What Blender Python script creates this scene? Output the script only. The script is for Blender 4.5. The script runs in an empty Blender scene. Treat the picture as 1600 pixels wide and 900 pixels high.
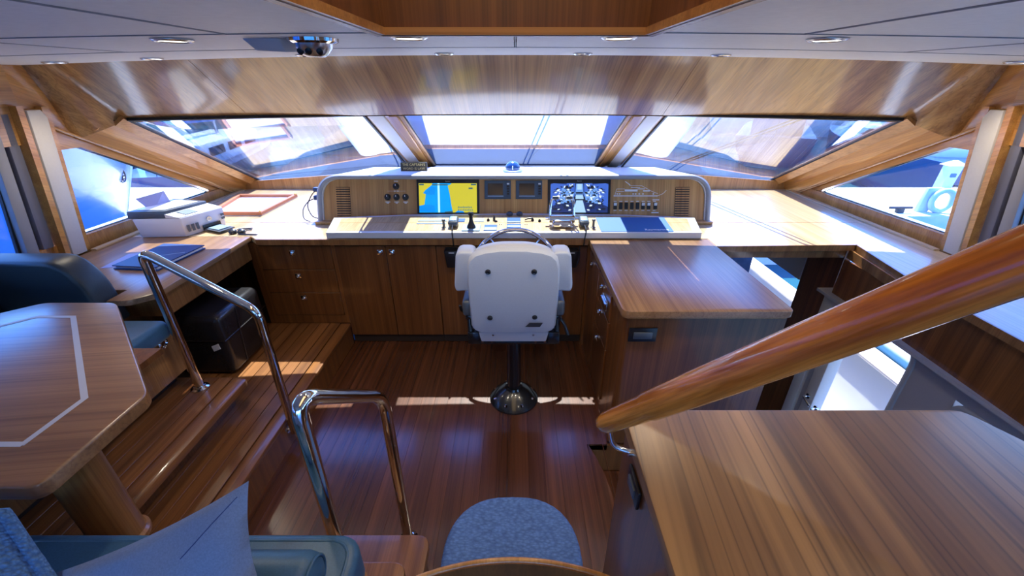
import bpy, bmesh, math, random
from mathutils import Vector, Matrix
R = math.radians
random.seed(7)
S = bpy.context.scene
COL = S.collection

# ------------------------------------------------------------------ camera, sky, sun, exposure
cam_d = bpy.data.cameras.new('camera'); cam = bpy.data.objects.new('camera', cam_d); COL.objects.link(cam)
cam.location = (0, 0, 2.0); cam.rotation_euler = (R(90 - 26.7), 0, 0)
cam_d.sensor_width = 36; cam_d.lens = 644 / 1600 * 36; cam_d.shift_x = -5 / 1600
cam_d.clip_start = 0.02; cam_d.clip_end = 2000
S.camera = cam
S.view_settings.view_transform = 'Standard'; S.view_settings.look = 'None'
S.view_settings.gamma = 1; S.view_settings.use_curve_mapping = False
S.view_settings.exposure = 1.35

W = bpy.data.worlds.new('sky'); S.world = W; W.use_nodes = True
nt = W.node_tree; nt.nodes.clear()
wo = nt.nodes.new('ShaderNodeOutputWorld'); bg = nt.nodes.new('ShaderNodeBackground')
tc = nt.nodes.new('ShaderNodeTexCoord'); sx = nt.nodes.new('ShaderNodeSeparateXYZ'); cr = nt.nodes.new('ShaderNodeValToRGB')
nt.links.new(tc.outputs['Generated'], sx.inputs[0]); nt.links.new(sx.outputs['Z'], cr.inputs[0])
nt.links.new(cr.outputs[0], bg.inputs[0]); nt.links.new(bg.outputs[0], wo.inputs[0])
e = cr.color_ramp.elements
e[0].position = 0.0; e[0].color = (0.50, 0.74, 1.0, 1)
e[1].position = 0.75; e[1].color = (0.07, 0.21, 0.80, 1)
el = cr.color_ramp.elements.new(0.22); el.color = (0.13, 0.36, 1.0, 1)
bg.inputs[1].default_value = 2.4

sun_d = bpy.data.lights.new('sun', 'SUN'); sun_d.energy = 8.2; sun_d.angle = R(0.5); sun_d.color = (1.0, 0.88, 0.70)
sun = bpy.data.objects.new('sun', sun_d); COL.objects.link(sun)
sun.rotation_euler = Vector((0.0, -math.cos(R(57.3)), -math.sin(R(57.3)))).to_track_quat('-Z', 'Y').to_euler()
sun.location = (0, 20, 30)

# ------------------------------------------------------------------ materials
def base_mat(name):
    m = bpy.data.materials.new(name); m.use_nodes = True
    return m, m.node_tree, m.node_tree.nodes['Principled BSDF']

def plain(name, col, rough=0.5, metal=0.0, coat=0.0, spec=0.5, emit=None, estr=0.0):
    m, t, b = base_mat(name)
    b.inputs['Base Color'].default_value = (*col, 1); b.inputs['Roughness'].default_value = rough
    b.inputs['Metallic'].default_value = metal; b.inputs['Coat Weight'].default_value = coat
    b.inputs['Coat Roughness'].default_value = 0.06; b.inputs['Specular IOR Level'].default_value = spec
    if emit:
        b.inputs['Emission Color'].default_value = (*emit, 1); b.inputs['Emission Strength'].default_value = estr * 0.42
    return m

def textured(name, col, rough, scale=60, bump=0.15, dist=0.002, vary=0.12, kind='noise'):
    """plain colour broken up by fine noise, with a fine relief"""
    m, t, b = base_mat(name); N = t.nodes; L = t.links
    c = N.new('ShaderNodeTexCoord')
    n = N.new('ShaderNodeTexNoise'); n.inputs['Scale'].default_value = scale; n.inputs['Detail'].default_value = 4
    L.new(c.outputs['Object'], n.inputs['Vector'])
    r = N.new('ShaderNodeValToRGB')
    r.color_ramp.elements[0].color = (*[v * (1 - vary) for v in col], 1); r.color_ramp.elements[1].color = (*[v * (1 + vary) for v in col], 1)
    r.color_ramp.elements[0].position = 0.3; r.color_ramp.elements[1].position = 0.7
    L.new(n.outputs['Fac'], r.inputs[0]); L.new(r.outputs[0], b.inputs['Base Color'])
    b.inputs['Roughness'].default_value = rough
    bp = N.new('ShaderNodeBump'); bp.inputs['Strength'].default_value = bump; bp.inputs['Distance'].default_value = dist
    h = n.outputs['Fac']
    if kind == 'weave':
        v = N.new('ShaderNodeTexVoronoi'); v.inputs['Scale'].default_value = scale * 1.6
        mp = N.new('ShaderNodeMapping'); mp.inputs['Scale'].default_value = (0.55, 1.0, 1.0)
        L.new(c.outputs['Object'], mp.inputs[0]); L.new(mp.outputs[0], v.inputs['Vector'])
        mx = N.new('ShaderNodeMix'); mx.data_type = 'RGBA'; mx.blend_type = 'MULTIPLY'; mx.inputs[0].default_value = 0.65
        r2 = N.new('ShaderNodeValToRGB'); r2.color_ramp.elements[0].color = (1, 1, 1, 1); r2.color_ramp.elements[1].color = (0.35, 0.38, 0.45, 1)
        r2.color_ramp.elements[1].position = 0.75
        L.new(v.outputs['Distance'], r2.inputs[0]); L.new(r.outputs[0], mx.inputs[6]); L.new(r2.outputs[0], mx.inputs[7])
        L.new(mx.outputs[2], b.inputs['Base Color'])
        iv = N.new('ShaderNodeMath'); iv.operation = 'SUBTRACT'; iv.inputs[0].default_value = 1.0
        L.new(v.outputs['Distance'], iv.inputs[1]); h = iv.outputs[0]
    L.new(h, bp.inputs['Height']); L.new(bp.outputs[0], b.inputs['Normal'])
    return m

def wood(name, light, dark, grain=(0, 1, 0), across=15.0, along=0.5, rough=0.3, coat=0.5, coat_rough=0.08, per_piece=False, contrast=1.0, figure=False, lines=0.0):
    """straight-grained veneer; the grain runs along the vector grain, stripes across it"""
    m, t, b = base_mat(name); N = t.nodes; L = t.links
    a = Vector(grain).normalized()
    p = Vector((0, 0, 1)) if abs(a.z) < 0.9 else Vector((1, 0, 0))
    u = a.cross(p).normalized(); v = a.cross(u).normalized()
    c = N.new('ShaderNodeTexCoord'); src = c.outputs['Object']
    if per_piece:
        oi = N.new('ShaderNodeObjectInfo'); ad = N.new('ShaderNodeVectorMath'); ad.operation = 'ADD'
        ml = N.new('ShaderNodeMath'); ml.operation = 'MULTIPLY'; ml.inputs[1].default_value = 37.0
        L.new(oi.outputs['Random'], ml.inputs[0]); L.new(src, ad.inputs[0]); L.new(ml.outputs[0], ad.inputs[1]); src = ad.outputs[0]
    outs = []
    for w, k in ((a, along), (u, across), (v, across)):
        d = N.new('ShaderNodeVectorMath'); d.operation = 'DOT_PRODUCT'; d.inputs[1].default_value = tuple(w * k)
        L.new(src, d.inputs[0]); outs.append(d.outputs['Value'])
    cb = N.new('ShaderNodeCombineXYZ')
    for i, o in enumerate(outs): L.new(o, cb.inputs[i])
    n1 = N.new('ShaderNodeTexNoise'); n1.inputs['Scale'].default_value = 1.0; n1.inputs['Detail'].default_value = 3; n1.inputs['Roughness'].default_value = 0.55
    n1.inputs['Distortion'].default_value = 1.2 if figure else 0.0
    L.new(cb.outputs[0], n1.inputs['Vector'])
    r = N.new('ShaderNodeValToRGB'); E = r.color_ramp.elements
    lo, hi = 0.5 - 0.19 / contrast, 0.5 + 0.19 / contrast
    E[0].position = lo; E[0].color = (*dark, 1); E[1].position = hi; E[1].color = (*light, 1)
    L.new(n1.outputs['Fac'], r.inputs[0])
    sc = N.new('ShaderNodeVectorMath'); sc.operation = 'MULTIPLY'; sc.inputs[1].default_value = (2.2, 9.0, 9.0); L.new(cb.outputs[0], sc.inputs[0])
    n2 = N.new('ShaderNodeTexNoise'); n2.inputs['Scale'].default_value = 1.0; n2.inputs['Detail'].default_value = 2; L.new(sc.outputs[0], n2.inputs['Vector'])
    r2 = N.new('ShaderNodeValToRGB'); r2.color_ramp.elements[0].position = 0.3; r2.color_ramp.elements[0].color = (0.66, 0.62, 0.58, 1)
    r2.color_ramp.elements[1].position = 0.6; r2.color_ramp.elements[1].color = (1.06, 1.06, 1.06, 1)
    L.new(n2.outputs['Fac'], r2.inputs[0])
    mx = N.new('ShaderNodeMix'); mx.data_type = 'RGBA'; mx.blend_type = 'MULTIPLY'; mx.inputs[0].default_value = 0.7
    L.new(r.outputs[0], mx.inputs[6]); L.new(r2.outputs[0], mx.inputs[7])
    col = mx.outputs[2]
    if lines:
        s3 = N.new('ShaderNodeVectorMath'); s3.operation = 'MULTIPLY'; s3.inputs[1].default_value = (0.5, 2.3, 2.3); L.new(cb.outputs[0], s3.inputs[0])
        n3 = N.new('ShaderNodeTexNoise'); n3.inputs['Scale'].default_value = 1.0; n3.inputs['Detail'].default_value = 1; L.new(s3.outputs[0], n3.inputs['Vector'])
        r3 = N.new('ShaderNodeValToRGB'); E3 = r3.color_ramp.elements; k = 1 - lines
        E3[0].position = 0.47; E3[0].color = (1, 1, 1, 1); E3[1].position = 0.53; E3[1].color = (1, 1, 1, 1)
        e3 = E3.new(0.5); e3.color = (k, k * 0.93, k * 0.88, 1)
        L.new(n3.outputs['Fac'], r3.inputs[0]); m3 = N.new('ShaderNodeMix'); m3.data_type = 'RGBA'; m3.blend_type = 'MULTIPLY'; m3.inputs[0].default_value = 1.0
        L.new(col, m3.inputs[6]); L.new(r3.outputs[0], m3.inputs[7]); col = m3.outputs[2]
    if per_piece:
        hs = N.new('ShaderNodeHueSaturation'); mr = N.new('ShaderNodeMapRange'); mr.inputs['To Min'].default_value = 0.80; mr.inputs['To Max'].default_value = 1.22
        L.new(oi.outputs['Random'], mr.inputs[0]); L.new(mr.outputs[0], hs.inputs['Value']); L.new(col, hs.inputs['Color']); col = hs.outputs[0]
    L.new(col, b.inputs['Base Color'])
    b.inputs['Roughness'].default_value = rough; b.inputs['Coat Weight'].default_value = coat; b.inputs['Coat Roughness'].default_value = coat_rough
    bp = N.new('ShaderNodeBump'); bp.inputs['Strength'].default_value = 0.06; bp.inputs['Distance'].default_value = 0.001
    L.new(n2.outputs['Fac'], bp.inputs['Height']); L.new(bp.outputs[0], b.inputs['Normal'])
    return m

def glass_mat(name, tint, boost=1.0):
    """window glass: clear through, mirror by angle on both faces"""
    m = bpy.data.materials.new(name); m.use_nodes = True; t = m.node_tree; N = t.nodes; L = t.links; N.clear()
    o = N.new('ShaderNodeOutputMaterial'); tr = N.new('ShaderNodeBsdfTransparent'); gl = N.new('ShaderNodeBsdfGlossy'); mx = N.new('ShaderNodeMixShader')
    tr.inputs[0].default_value = (*tint, 1); gl.inputs['Roughness'].default_value = 0.0; gl.inputs[0].default_value = (1, 1, 1, 1)
    g = N.new('ShaderNodeNewGeometry'); d = N.new('ShaderNodeVectorMath'); d.operation = 'DOT_PRODUCT'
    L.new(g.outputs['Incoming'], d.inputs[0]); L.new(g.outputs['Normal'], d.inputs[1])
    ab = N.new('ShaderNodeMath'); ab.operation = 'ABSOLUTE'; L.new(d.outputs['Value'], ab.inputs[0])
    om = N.new('ShaderNodeMath'); om.operation = 'SUBTRACT'; om.inputs[0].default_value = 1.0; L.new(ab.outputs[0], om.inputs[1])
    pw = N.new('ShaderNodeMath'); pw.operation = 'POWER'; pw.inputs[1].default_value = 5.0; L.new(om.outputs[0], pw.inputs[0])
    ma = N.new('ShaderNodeMath'); ma.operation = 'MULTIPLY_ADD'; ma.inputs[1].default_value = 0.96 * boost; ma.inputs[2].default_value = 0.04 * boost
    ma.use_clamp = True
    L.new(pw.outputs[0], ma.inputs[0]); L.new(ma.outputs[0], mx.inputs[0])
    L.new(tr.outputs[0], mx.inputs[1]); L.new(gl.outputs[0], mx.inputs[2]); L.new(mx.outputs[0], o.inputs[0])
    return m

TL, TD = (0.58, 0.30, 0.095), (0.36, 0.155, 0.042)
M = {}
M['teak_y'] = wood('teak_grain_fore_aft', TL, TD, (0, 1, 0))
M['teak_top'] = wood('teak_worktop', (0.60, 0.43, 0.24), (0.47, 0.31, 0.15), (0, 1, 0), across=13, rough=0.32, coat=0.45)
M['teak_pen'] = wood('teak_island_top', (0.36, 0.20, 0.09), (0.25, 0.125, 0.055), (0, 1, 0), across=11, rough=0.34, coat=0.4, coat_rough=0.26, lines=0.2)
M['teak_near'] = wood('teak_near_cabinet_top', (0.38, 0.20, 0.07), (0.16, 0.07, 0.022), (0.10, 1, 0), across=8, rough=0.48, coat=0.6, coat_rough=0.32, contrast=1.3, lines=0.5)
M['teak_x'] = wood('teak_grain_athwart', TL, TD, (1, 0, 0))
M['teak_table'] = wood('teak_table', (0.36, 0.17, 0.06), (0.21, 0.088, 0.028), (1, 0.12, 0), across=12, rough=0.36, coat=1.0, coat_rough=0.24, lines=0.2)
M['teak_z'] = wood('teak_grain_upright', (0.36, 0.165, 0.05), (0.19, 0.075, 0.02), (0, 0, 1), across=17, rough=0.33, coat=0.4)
M['teak_dash'] = wood('teak_dash', (0.62, 0.36, 0.14), (0.43, 0.21, 0.07), (0, 0.1, 0.29), across=17, rough=0.35, coat=0.3)
M['teak_deep'] = wood('teak_front_shaded', (0.25, 0.092, 0.024), (0.115, 0.038, 0.010), (0, 0, 1), across=19, rough=0.33, coat=0.4)  # fronts are the same teak; their shadow is put into this colour
M['teak_head'] = wood('teak_header', (0.64, 0.36, 0.13), (0.36, 0.165, 0.05), (0, 1, -0.6), across=11, along=0.22, rough=0.3, coat=1.0, coat_rough=0.10, contrast=1.2, lines=0.25)
M['teak_pillar'] = wood('teak_pillar', (0.64, 0.31, 0.07), (0.44, 0.18, 0.035), (0, 1, -0.45), across=20, rough=0.3, coat=0.6)
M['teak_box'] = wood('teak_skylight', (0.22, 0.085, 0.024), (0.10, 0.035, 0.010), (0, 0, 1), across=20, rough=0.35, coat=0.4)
M['rail_wood'] = wood('varnished_rail', (0.80, 0.31, 0.055), (0.40, 0.115, 0.018), (0.28, -0.42, 0.63), across=22, along=3.0, rough=0.22, coat=1.0, coat_rough=0.06, contrast=1.1, figure=True)
M['board'] = wood('floor_board', (0.125, 0.043, 0.018), (0.058, 0.019, 0.008), (0, 1, 0), across=26, along=0.7, rough=0.27, coat=0.6, coat_rough=0.13, per_piece=True)
M['tread'] = wood('step_board', (0.30, 0.125, 0.040), (0.15, 0.055, 0.017), (0, 1, 0), across=26, along=0.7, rough=0.33, coat=0.4, per_piece=True)
M['groove'] = plain('dark_caulk', (0.02, 0.010, 0.006), 0.6)
M['black'] = plain('black_plastic', (0.012, 0.012, 0.015), 0.35)
M['black_metal'] = plain('black_enamel', (0.012, 0.014, 0.018), 0.25, coat=0.3)
M['chrome'] = plain('polished_steel', (0.78, 0.76, 0.74), 0.06, metal=1)
M['steel'] = plain('brushed_steel', (0.62, 0.62, 0.63), 0.25, metal=1)
M['white'] = plain('white_gelcoat', (0.80, 0.80, 0.80), 0.3, coat=0.2)
M['hood'] = textured('white_hood_cover', (0.70, 0.70, 0.72), 0.45, 120, 0.1)
M['grey_trim'] = plain('grey_edging', (0.36, 0.37, 0.40), 0.4)
M['desk_trim'] = plain('pale_desk_frame', (0.62, 0.60, 0.60), 0.35)
M['post'] = textured('cream_leather_post', (0.60, 0.565, 0.53), 0.5, 90, 0.02, vary=0.02)
M['headliner'] = textured('white_headliner', (0.88, 0.87, 0.86), 0.5, 40, 0.05, vary=0.03)
M['grey_box'] = plain('grey_box', (0.72, 0.73, 0.77), 0.5)
M['grey_frame'] = plain('grey_window_frame', (0.38, 0.38, 0.42), 0.4)
M['curtain'] = plain('blue_grey_blind', (0.15, 0.15, 0.20), 0.5)
M['stile'] = plain('grey_brown_stile', (0.26, 0.25, 0.27), 0.4)
M['teak_sill_lit'] = wood('teak_sill_lit', (0.60, 0.29, 0.08), (0.40, 0.165, 0.04), (0, 0, 1), across=17, rough=0.33, coat=0.4)  # upright teak lightened; the light on the sills is put into its colour
M['cover_in'] = plain('blue_grey_ledge', (0.06, 0.075, 0.11), 0.8)
M['dark_gap'] = plain('dark_recess', (0.035, 0.022, 0.016), 0.6)
M['leather'] = textured('blue_grey_leather', (0.042, 0.115, 0.20), 0.42, 220, 0.12, vary=0.1)
M['leather_dk'] = textured('dark_slate_leather', (0.028, 0.042, 0.055), 0.42, 220, 0.12)
M['pouf'] = textured('black_leather', (0.020, 0.018, 0.020), 0.24, 160, 0.12)
M['pouf_side'] = textured('brown_black_leather', (0.028, 0.020, 0.019), 0.3, 160, 0.12)
M['pillow'] = textured('blue_grey_cotton', (0.19, 0.26, 0.42), 0.85, 260, 0.25)
M['knit'] = textured('knitted_blue_wool', (0.14, 0.30, 0.58), 0.95, 95, 1.0, 0.006, 0.2, kind='weave')
M['weave'] = textured('blue_woven_seat', (0.10, 0.21, 0.52), 0.9, 75, 0.9, 0.003, 0.15, kind='weave')
M['chair'] = textured('pale_grey_vinyl', (0.52, 0.54, 0.60), 0.42, 200, 0.04, vary=0.03)
M['navy'] = plain('navy_folder', (0.016, 0.055, 0.20), 0.5)
M['paper'] = plain('paper', (0.82, 0.82, 0.84), 0.7)
M['lilac'] = plain('grey_lilac_plastic', (0.27, 0.27, 0.47), 0.5)
M['prn'] = plain('printer_white', (0.66, 0.64, 0.68), 0.4)
M['prn_dk'] = plain('printer_charcoal', (0.075, 0.09, 0.115), 0.35)
M['tan'] = plain('tan_leather_tray', (0.50, 0.17, 0.075), 0.5)
M['tray_in'] = plain('pale_suede', (0.68, 0.58, 0.54), 0.8)
M['mfd'] = plain('blue_grey_bezel', (0.045, 0.085, 0.14), 0.4)
M['screen_off'] = plain('dark_screen', (0.012, 0.012, 0.022), 0.15)
M['mat_blue'] = plain('blue_cover_sheet', (0.018, 0.115, 0.33), 0.6)
M['panel_blue'] = plain('blue_instrument', (0.02, 0.10, 0.30), 0.3)
M['panel_pale'] = plain('pale_instrument', (0.26, 0.38, 0.52), 0.35)
M['print_white'] = plain('white_print', (0.85, 0.85, 0.88), 0.6)
M['print_dark'] = plain('dark_print', (0.03, 0.035, 0.05), 0.6)
M['compass'] = plain('blue_compass_dome', (0.01, 0.06, 0.20), 0.08, coat=1.0)
M['brass'] = plain('gold_lettering', (0.85, 0.60, 0.20), 0.5)
M['sign'] = plain('dark_sign_board', (0.06, 0.042, 0.02), 0.4)
M['inlay'] = plain('pale_inlay', (0.55, 0.53, 0.56), 0.4)
M['fx'] = plain('frame_seal', (0.015, 0.015, 0.02), 0.5)
M['glass'] = glass_mat('windscreen_glass', (0.78, 0.86, 0.95), 2.2)
M['glass_side'] = glass_mat('side_window_glass', (0.80, 0.90, 0.97), 0.8)
M['lamp'] = plain('lit_lamp', (1, 1, 1), 0.4, emit=(1.0, 0.93, 0.80), estr=6.0)
M['lamp_red'] = plain('dim_pink_lens', (0.62, 0.30, 0.28), 0.4)

# ------------------------------------------------------------------ mesh helpers
class G:
    def __init__(s): s.bm = bmesh.new(); s.mi = 0
    def _mark(s, faces):
        for f in faces: f.material_index = s.mi
    def quadmesh(s, P, F):
        v = [s.bm.verts.new(p) for p in P]; out = []
        for f in F:
            try: out.append(s.bm.faces.new([v[i] for i in f]))
            except ValueError: pass
        s._mark(out); return v, out
    def hexa(s, p, bev=0.0, seg=2):
        v, f = s.quadmesh(p, [(3, 2, 1, 0), (4, 5, 6, 7), (0, 1, 5, 4), (1, 2, 6, 5), (2, 3, 7, 6), (3, 0, 4, 7)])
        if bev > 0:
            ed = list({e for q in f for e in q.edges})
            r = bmesh.ops.bevel(s.bm, geom=ed, offset=bev, segments=seg, profile=0.5, affect='EDGES', clamp_overlap=True)
            s._mark(r['faces'])
        return s
    def box(s, x0, x1, y0, y1, z0, z1, bev=0.0, seg=2):
        return s.hexa([(x0, y0, z0), (x1, y0, z0), (x1, y1, z0), (x0, y1, z0), (x0, y0, z1), (x1, y0, z1), (x1, y1, z1), (x0, y1, z1)], bev, seg)
    def slab(s, poly, vec, bev=0.0, seg=2, all_edges=False):
        """closed solid from a 3D polygon pushed along vec; bev rounds the rim of the first face"""
        n = len(poly); vec = Vector(vec)
        P = [Vector(p) for p in poly] + [Vector(p) + vec for p in poly]
        F = [tuple(range(n)), tuple(range(2 * n - 1, n - 1, -1))] + [(i, i + n, (i + 1) % n + n, (i + 1) % n) for i in range(n)]
        v, f = s.quadmesh(P, F)
        bmesh.ops.recalc_face_normals(s.bm, faces=f)
        if bev > 0:
            ed = set(f[0].edges)
            if all_edges: ed |= set(f[1].edges)
            r = bmesh.ops.bevel(s.bm, geom=list(ed), offset=bev, segments=seg, profile=0.5, affect='EDGES', clamp_overlap=True)
            s._mark(r['faces'])
        return s
    def prism(s, poly, z0, z1, bev=0.0, seg=2):
        return s.slab([(x, y, z1) for x, y in poly], (0, 0, z0 - z1), bev, seg)
    def tube(s, pts, r, n=10, closed=False, cap=True, flat=1.0):
        pts = [Vector(p) for p in pts]; k = len(pts)
        rr = r if isinstance(r, (list, tuple)) else [r] * k
        T = []
        for i in range(k):
            if closed: t = pts[(i + 1) % k] - pts[i - 1]
            else: t = pts[min(i + 1, k - 1)] - pts[max(i - 1, 0)]
            T.append(t.normalized())
        up = Vector((0, 0, 1)) if abs(T[0].z) < 0.9 else Vector((1, 0, 0))
        nrm = (up - T[0] * up.dot(T[0])).normalized(); rings = []
        for i in range(k):
            nrm = (nrm - T[i] * nrm.dot(T[i])).normalized(); bi = T[i].cross(nrm)
            rings.append([s.bm.verts.new(pts[i] + (nrm * math.cos(2 * math.pi * j / n) * flat + bi * math.sin(2 * math.pi * j / n)) * rr[i]) for j in range(n)])
        out = []
        for i in range(k if closed else k - 1):
            a, b = rings[i], rings[(i + 1) % k]
            for j in range(n): out.append(s.bm.faces.new((a[j], a[(j + 1) % n], b[(j + 1) % n], b[j])))
        if cap and not closed:
            out.append(s.bm.faces.new(list(reversed(rings[0])))); out.append(s.bm.faces.new(rings[-1]))
        s._mark(out); return s
    def lathe(s, prof, o, axis=(0, 0, 1), n=20):
        o = Vector(o); a = Vector(axis).normalized(); p = Vector((0, 0, 1)) if abs(a.z) < 0.9 else Vector((0, 1, 0))
        u = a.cross(p).normalized(); w = a.cross(u); rings = []; out = []
        for r, h in prof:
            if r < 1e-6: rings.append([s.bm.verts.new(o + a * h)])
            else: rings.append([s.bm.verts.new(o + a * h + (u * math.cos(2 * math.pi * j / n) + w * math.sin(2 * math.pi * j / n)) * r) for j in range(n)])
        for A, B in zip(rings, rings[1:]):
            for j in range(n):
                q = [A[0]] if len(A) == 1 else [A[j], A[(j + 1) % n]]
                q += [B[0]] if len(B) == 1 else [B[(j + 1) % n], B[j]]
                if len(q) > 2: out.append(s.bm.faces.new(q))
        for Rg, rev in ((rings[0], True), (rings[-1], False)):
            if len(Rg) > 1: out.append(s.bm.faces.new(list(reversed(Rg)) if rev else Rg))
        s._mark(out); bmesh.ops.recalc_face_normals(s.bm, faces=out); return s
    def sheet(s, A, B, vec, cols=None):
        """solid between two 3D polylines A and B, thickness vec"""
        vec = Vector(vec); n = len(A); P = [Vector(p) for p in A] + [Vector(p) for p in B]
        P += [p + vec for p in P]; F = []
        for i in range(n - 1):
            F += [(i, i + 1, n + i + 1, n + i), (2 * n + n + i, 2 * n + n + i + 1, 2 * n + i + 1, 2 * n + i)]
            F += [(i, 2 * n + i, 2 * n + i + 1, i + 1), (n + i, n + i + 1, 3 * n + i + 1, 3 * n + i)]
        F += [(0, n, 3 * n, 2 * n), (n - 1, 3 * n - 1, 4 * n - 1, 2 * n - 1)]
        v, f = s.quadmesh(P, F); bmesh.ops.recalc_face_normals(s.bm, faces=f); return s

def fillet(pts, r, n=5):
    pts = [Vector(p) for p in pts]; out = [pts[0]]
    for i in range(1, len(pts) - 1):
        a, b, c = pts[i - 1], pts[i], pts[i + 1]; u = (a - b); w = (c - b)
        rr = min(r, u.length * 0.45, w.length * 0.45); p = b + u.normalized() * rr; q = b + w.normalized() * rr
        for k in range(n + 1):
            t = k / n; out.append(p * (1 - t) ** 2 + b * 2 * t * (1 - t) + q * t * t)
    out.append(pts[-1]); return out

def fillet2(poly, r, n=4, only=None):
    """round the corners of a closed 2D polygon"""
    out = []; k = len(poly)
    for i in range(k):
        a, b, c = Vector(poly[i - 1]), Vector(poly[i]), Vector(poly[(i + 1) % k])
        rad = r if only is None or i in only else 0
        if rad <= 0: out.append(tuple(b)); continue
        u, w = a - b, c - b; rr = min(rad, u.length * 0.48, w.length * 0.48); p = b + u.normalized() * rr; q = b + w.normalized() * rr
        for j in range(n + 1):
            t = j / n; out.append(tuple(p * (1 - t) ** 2 + b * 2 * t * (1 - t) + q * t * t))
    return out

def obj(name, g, mats, parent=None, smooth=40, world=True):
    me = bpy.data.meshes.new(name)
    if parent is not None and world:
        off = -root_loc(parent)
        bmesh.ops.translate(g.bm, verts=g.bm.verts, vec=off)
    g.bm.to_mesh(me); g.bm.free()
    for m in (mats if isinstance(mats, (list, tuple)) else [mats]): me.materials.append(m)
    if smooth:
        me.polygons.foreach_set('use_smooth', [True] * len(me.polygons)); me.set_sharp_from_angle(angle=R(smooth))
    o = bpy.data.objects.new(name, me); COL.objects.link(o)
    if parent is not None: o.parent = parent
    return o

def root_loc(o):
    v = Vector((0, 0, 0))
    while o is not None: v += o.location; o = o.parent
    return v

def tag(o, label=None, cat=None, group=None, kind=None):
    if label: o['label'] = label
    if cat: o['category'] = cat
    if group: o['group'] = group
    if kind: o['kind'] = kind
    return o

def thing(name, label, cat, loc=(0, 0, 0), group=None):
    o = bpy.data.objects.new(name, None); o.empty_display_size = 0.05; COL.objects.link(o); o.location = loc
    return tag(o, label, cat, group)

def struct(name, g, m, parent=None, smooth=40):
    o = obj(name, g, m, parent, smooth)
    if parent is None: o['kind'] = 'structure'
    return o

def sroot(name, loc=(0, 0, 0)):
    o = bpy.data.objects.new(name, None); COL.objects.link(o); o.location = loc; o['kind'] = 'structure'; return o

def dup(root, delta, label=None):
    def cp(o, par):
        c = o.copy(); COL.objects.link(c); c.parent = par
        for ch in list(o.children): cp(ch, c)
        return c
    c = cp(root, None); c.location = root.location + Vector(delta)
    if label: c['label'] = label
    return c

def text(name, body, size, mat, origin, xdir, ydir, parent=None, depth=0.0006, align='CENTER', squeeze=1.0):
    cu = bpy.data.curves.new(name, 'FONT'); cu.body = body; cu.size = size; cu.align_x = align; cu.align_y = 'CENTER'; cu.extrude = depth; cu.resolution_u = 2
    t = bpy.data.objects.new(name + '_curve', cu); COL.objects.link(t)
    me = bpy.data.meshes.new_from_object(t); bpy.data.objects.remove(t); bpy.data.curves.remove(cu)
    X = Vector(xdir).normalized(); Y = Vector(ydir).normalized(); Z = X.cross(Y)
    mt = Matrix((X * squeeze, Y, Z)).transposed().to_4x4(); mt.translation = Vector(origin) - (root_loc(parent) if parent else Vector())
    me.transform(mt); me.name = name; me.materials.clear(); me.materials.append(mat)
    o = bpy.data.objects.new(name, me); COL.objects.link(o)
    if parent: o.parent = parent
    return o

def ceil_z(x): return 2.133 - 0.0063 * x * x
def wall_x(z): return 2.98 - 0.10 * (z - 1.0)

# ================================================================== THE SHELL
# ---- main floor of boards, its curved edge above the stairwell at the right
fl = sroot('floor', (0, 0, 0))
g = G(); g.box(-1.40, 0.44, -1.2, 3.0, -0.06, -0.012); g.box(0.44, 0.57, 1.845, 3.0, -0.06, -0.012); obj('floor_base', g, M['groove'], fl)
bw = 0.0915; x = -1.385; k = 0
edge = [(0.53, -1.2), (0.53, 1.30), (0.525, 1.50), (0.51, 1.62), (0.48, 1.74), (0.44, 1.835)]
board_me = {}
while x < 0.56:
    x1 = x + bw - 0.0004
    if x1 < 0.44:
        g = G(); g.box(0, x1 - x, -1.2, 2.99, -0.012, 0, 0.0005, 1)
        if 'a' not in board_me:
            o = obj('floor_board', g, M['board'], fl, world=False); board_me['a'] = o.data
        else:
            g.bm.free(); o = bpy.data.objects.new('floor_board', board_me['a']); COL.objects.link(o); o.parent = fl
        o.location = (x, 0, 0)
    else:
        xe = min(x1, 0.570)
        poly = [(x, -1.2)] + [(max(x + 0.002, min(px, xe)), py) for px, py in edge] + [(xe, 1.838), (xe, 2.99), (x, 2.99)]
        g = G(); g.prism(poly, -0.012, 0); obj('floor_board', g, M['board'], fl)
    x += bw; k += 1
# border board beside the raised platform
# ---- raised platform, second step, dining floor
def boards(parent, x0, x1, y0, y1, z, n, mat, name='step_board', th=0.012):
    w = (x1 - x0) / n; me = None
    for i in range(n):
        if me is None:
            g = G(); g.box(0, w - 0.0035, 0, y1 - y0, -th, 0, 0.0012, 1); o = obj(name, g, mat, parent, world=False); me = o.data
        else:
            o = bpy.data.objects.new(name, me); COL.objects.link(o); o.parent = parent
        o.location = Vector((x0 + i * w, y0, z)) - root_loc(parent)

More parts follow.
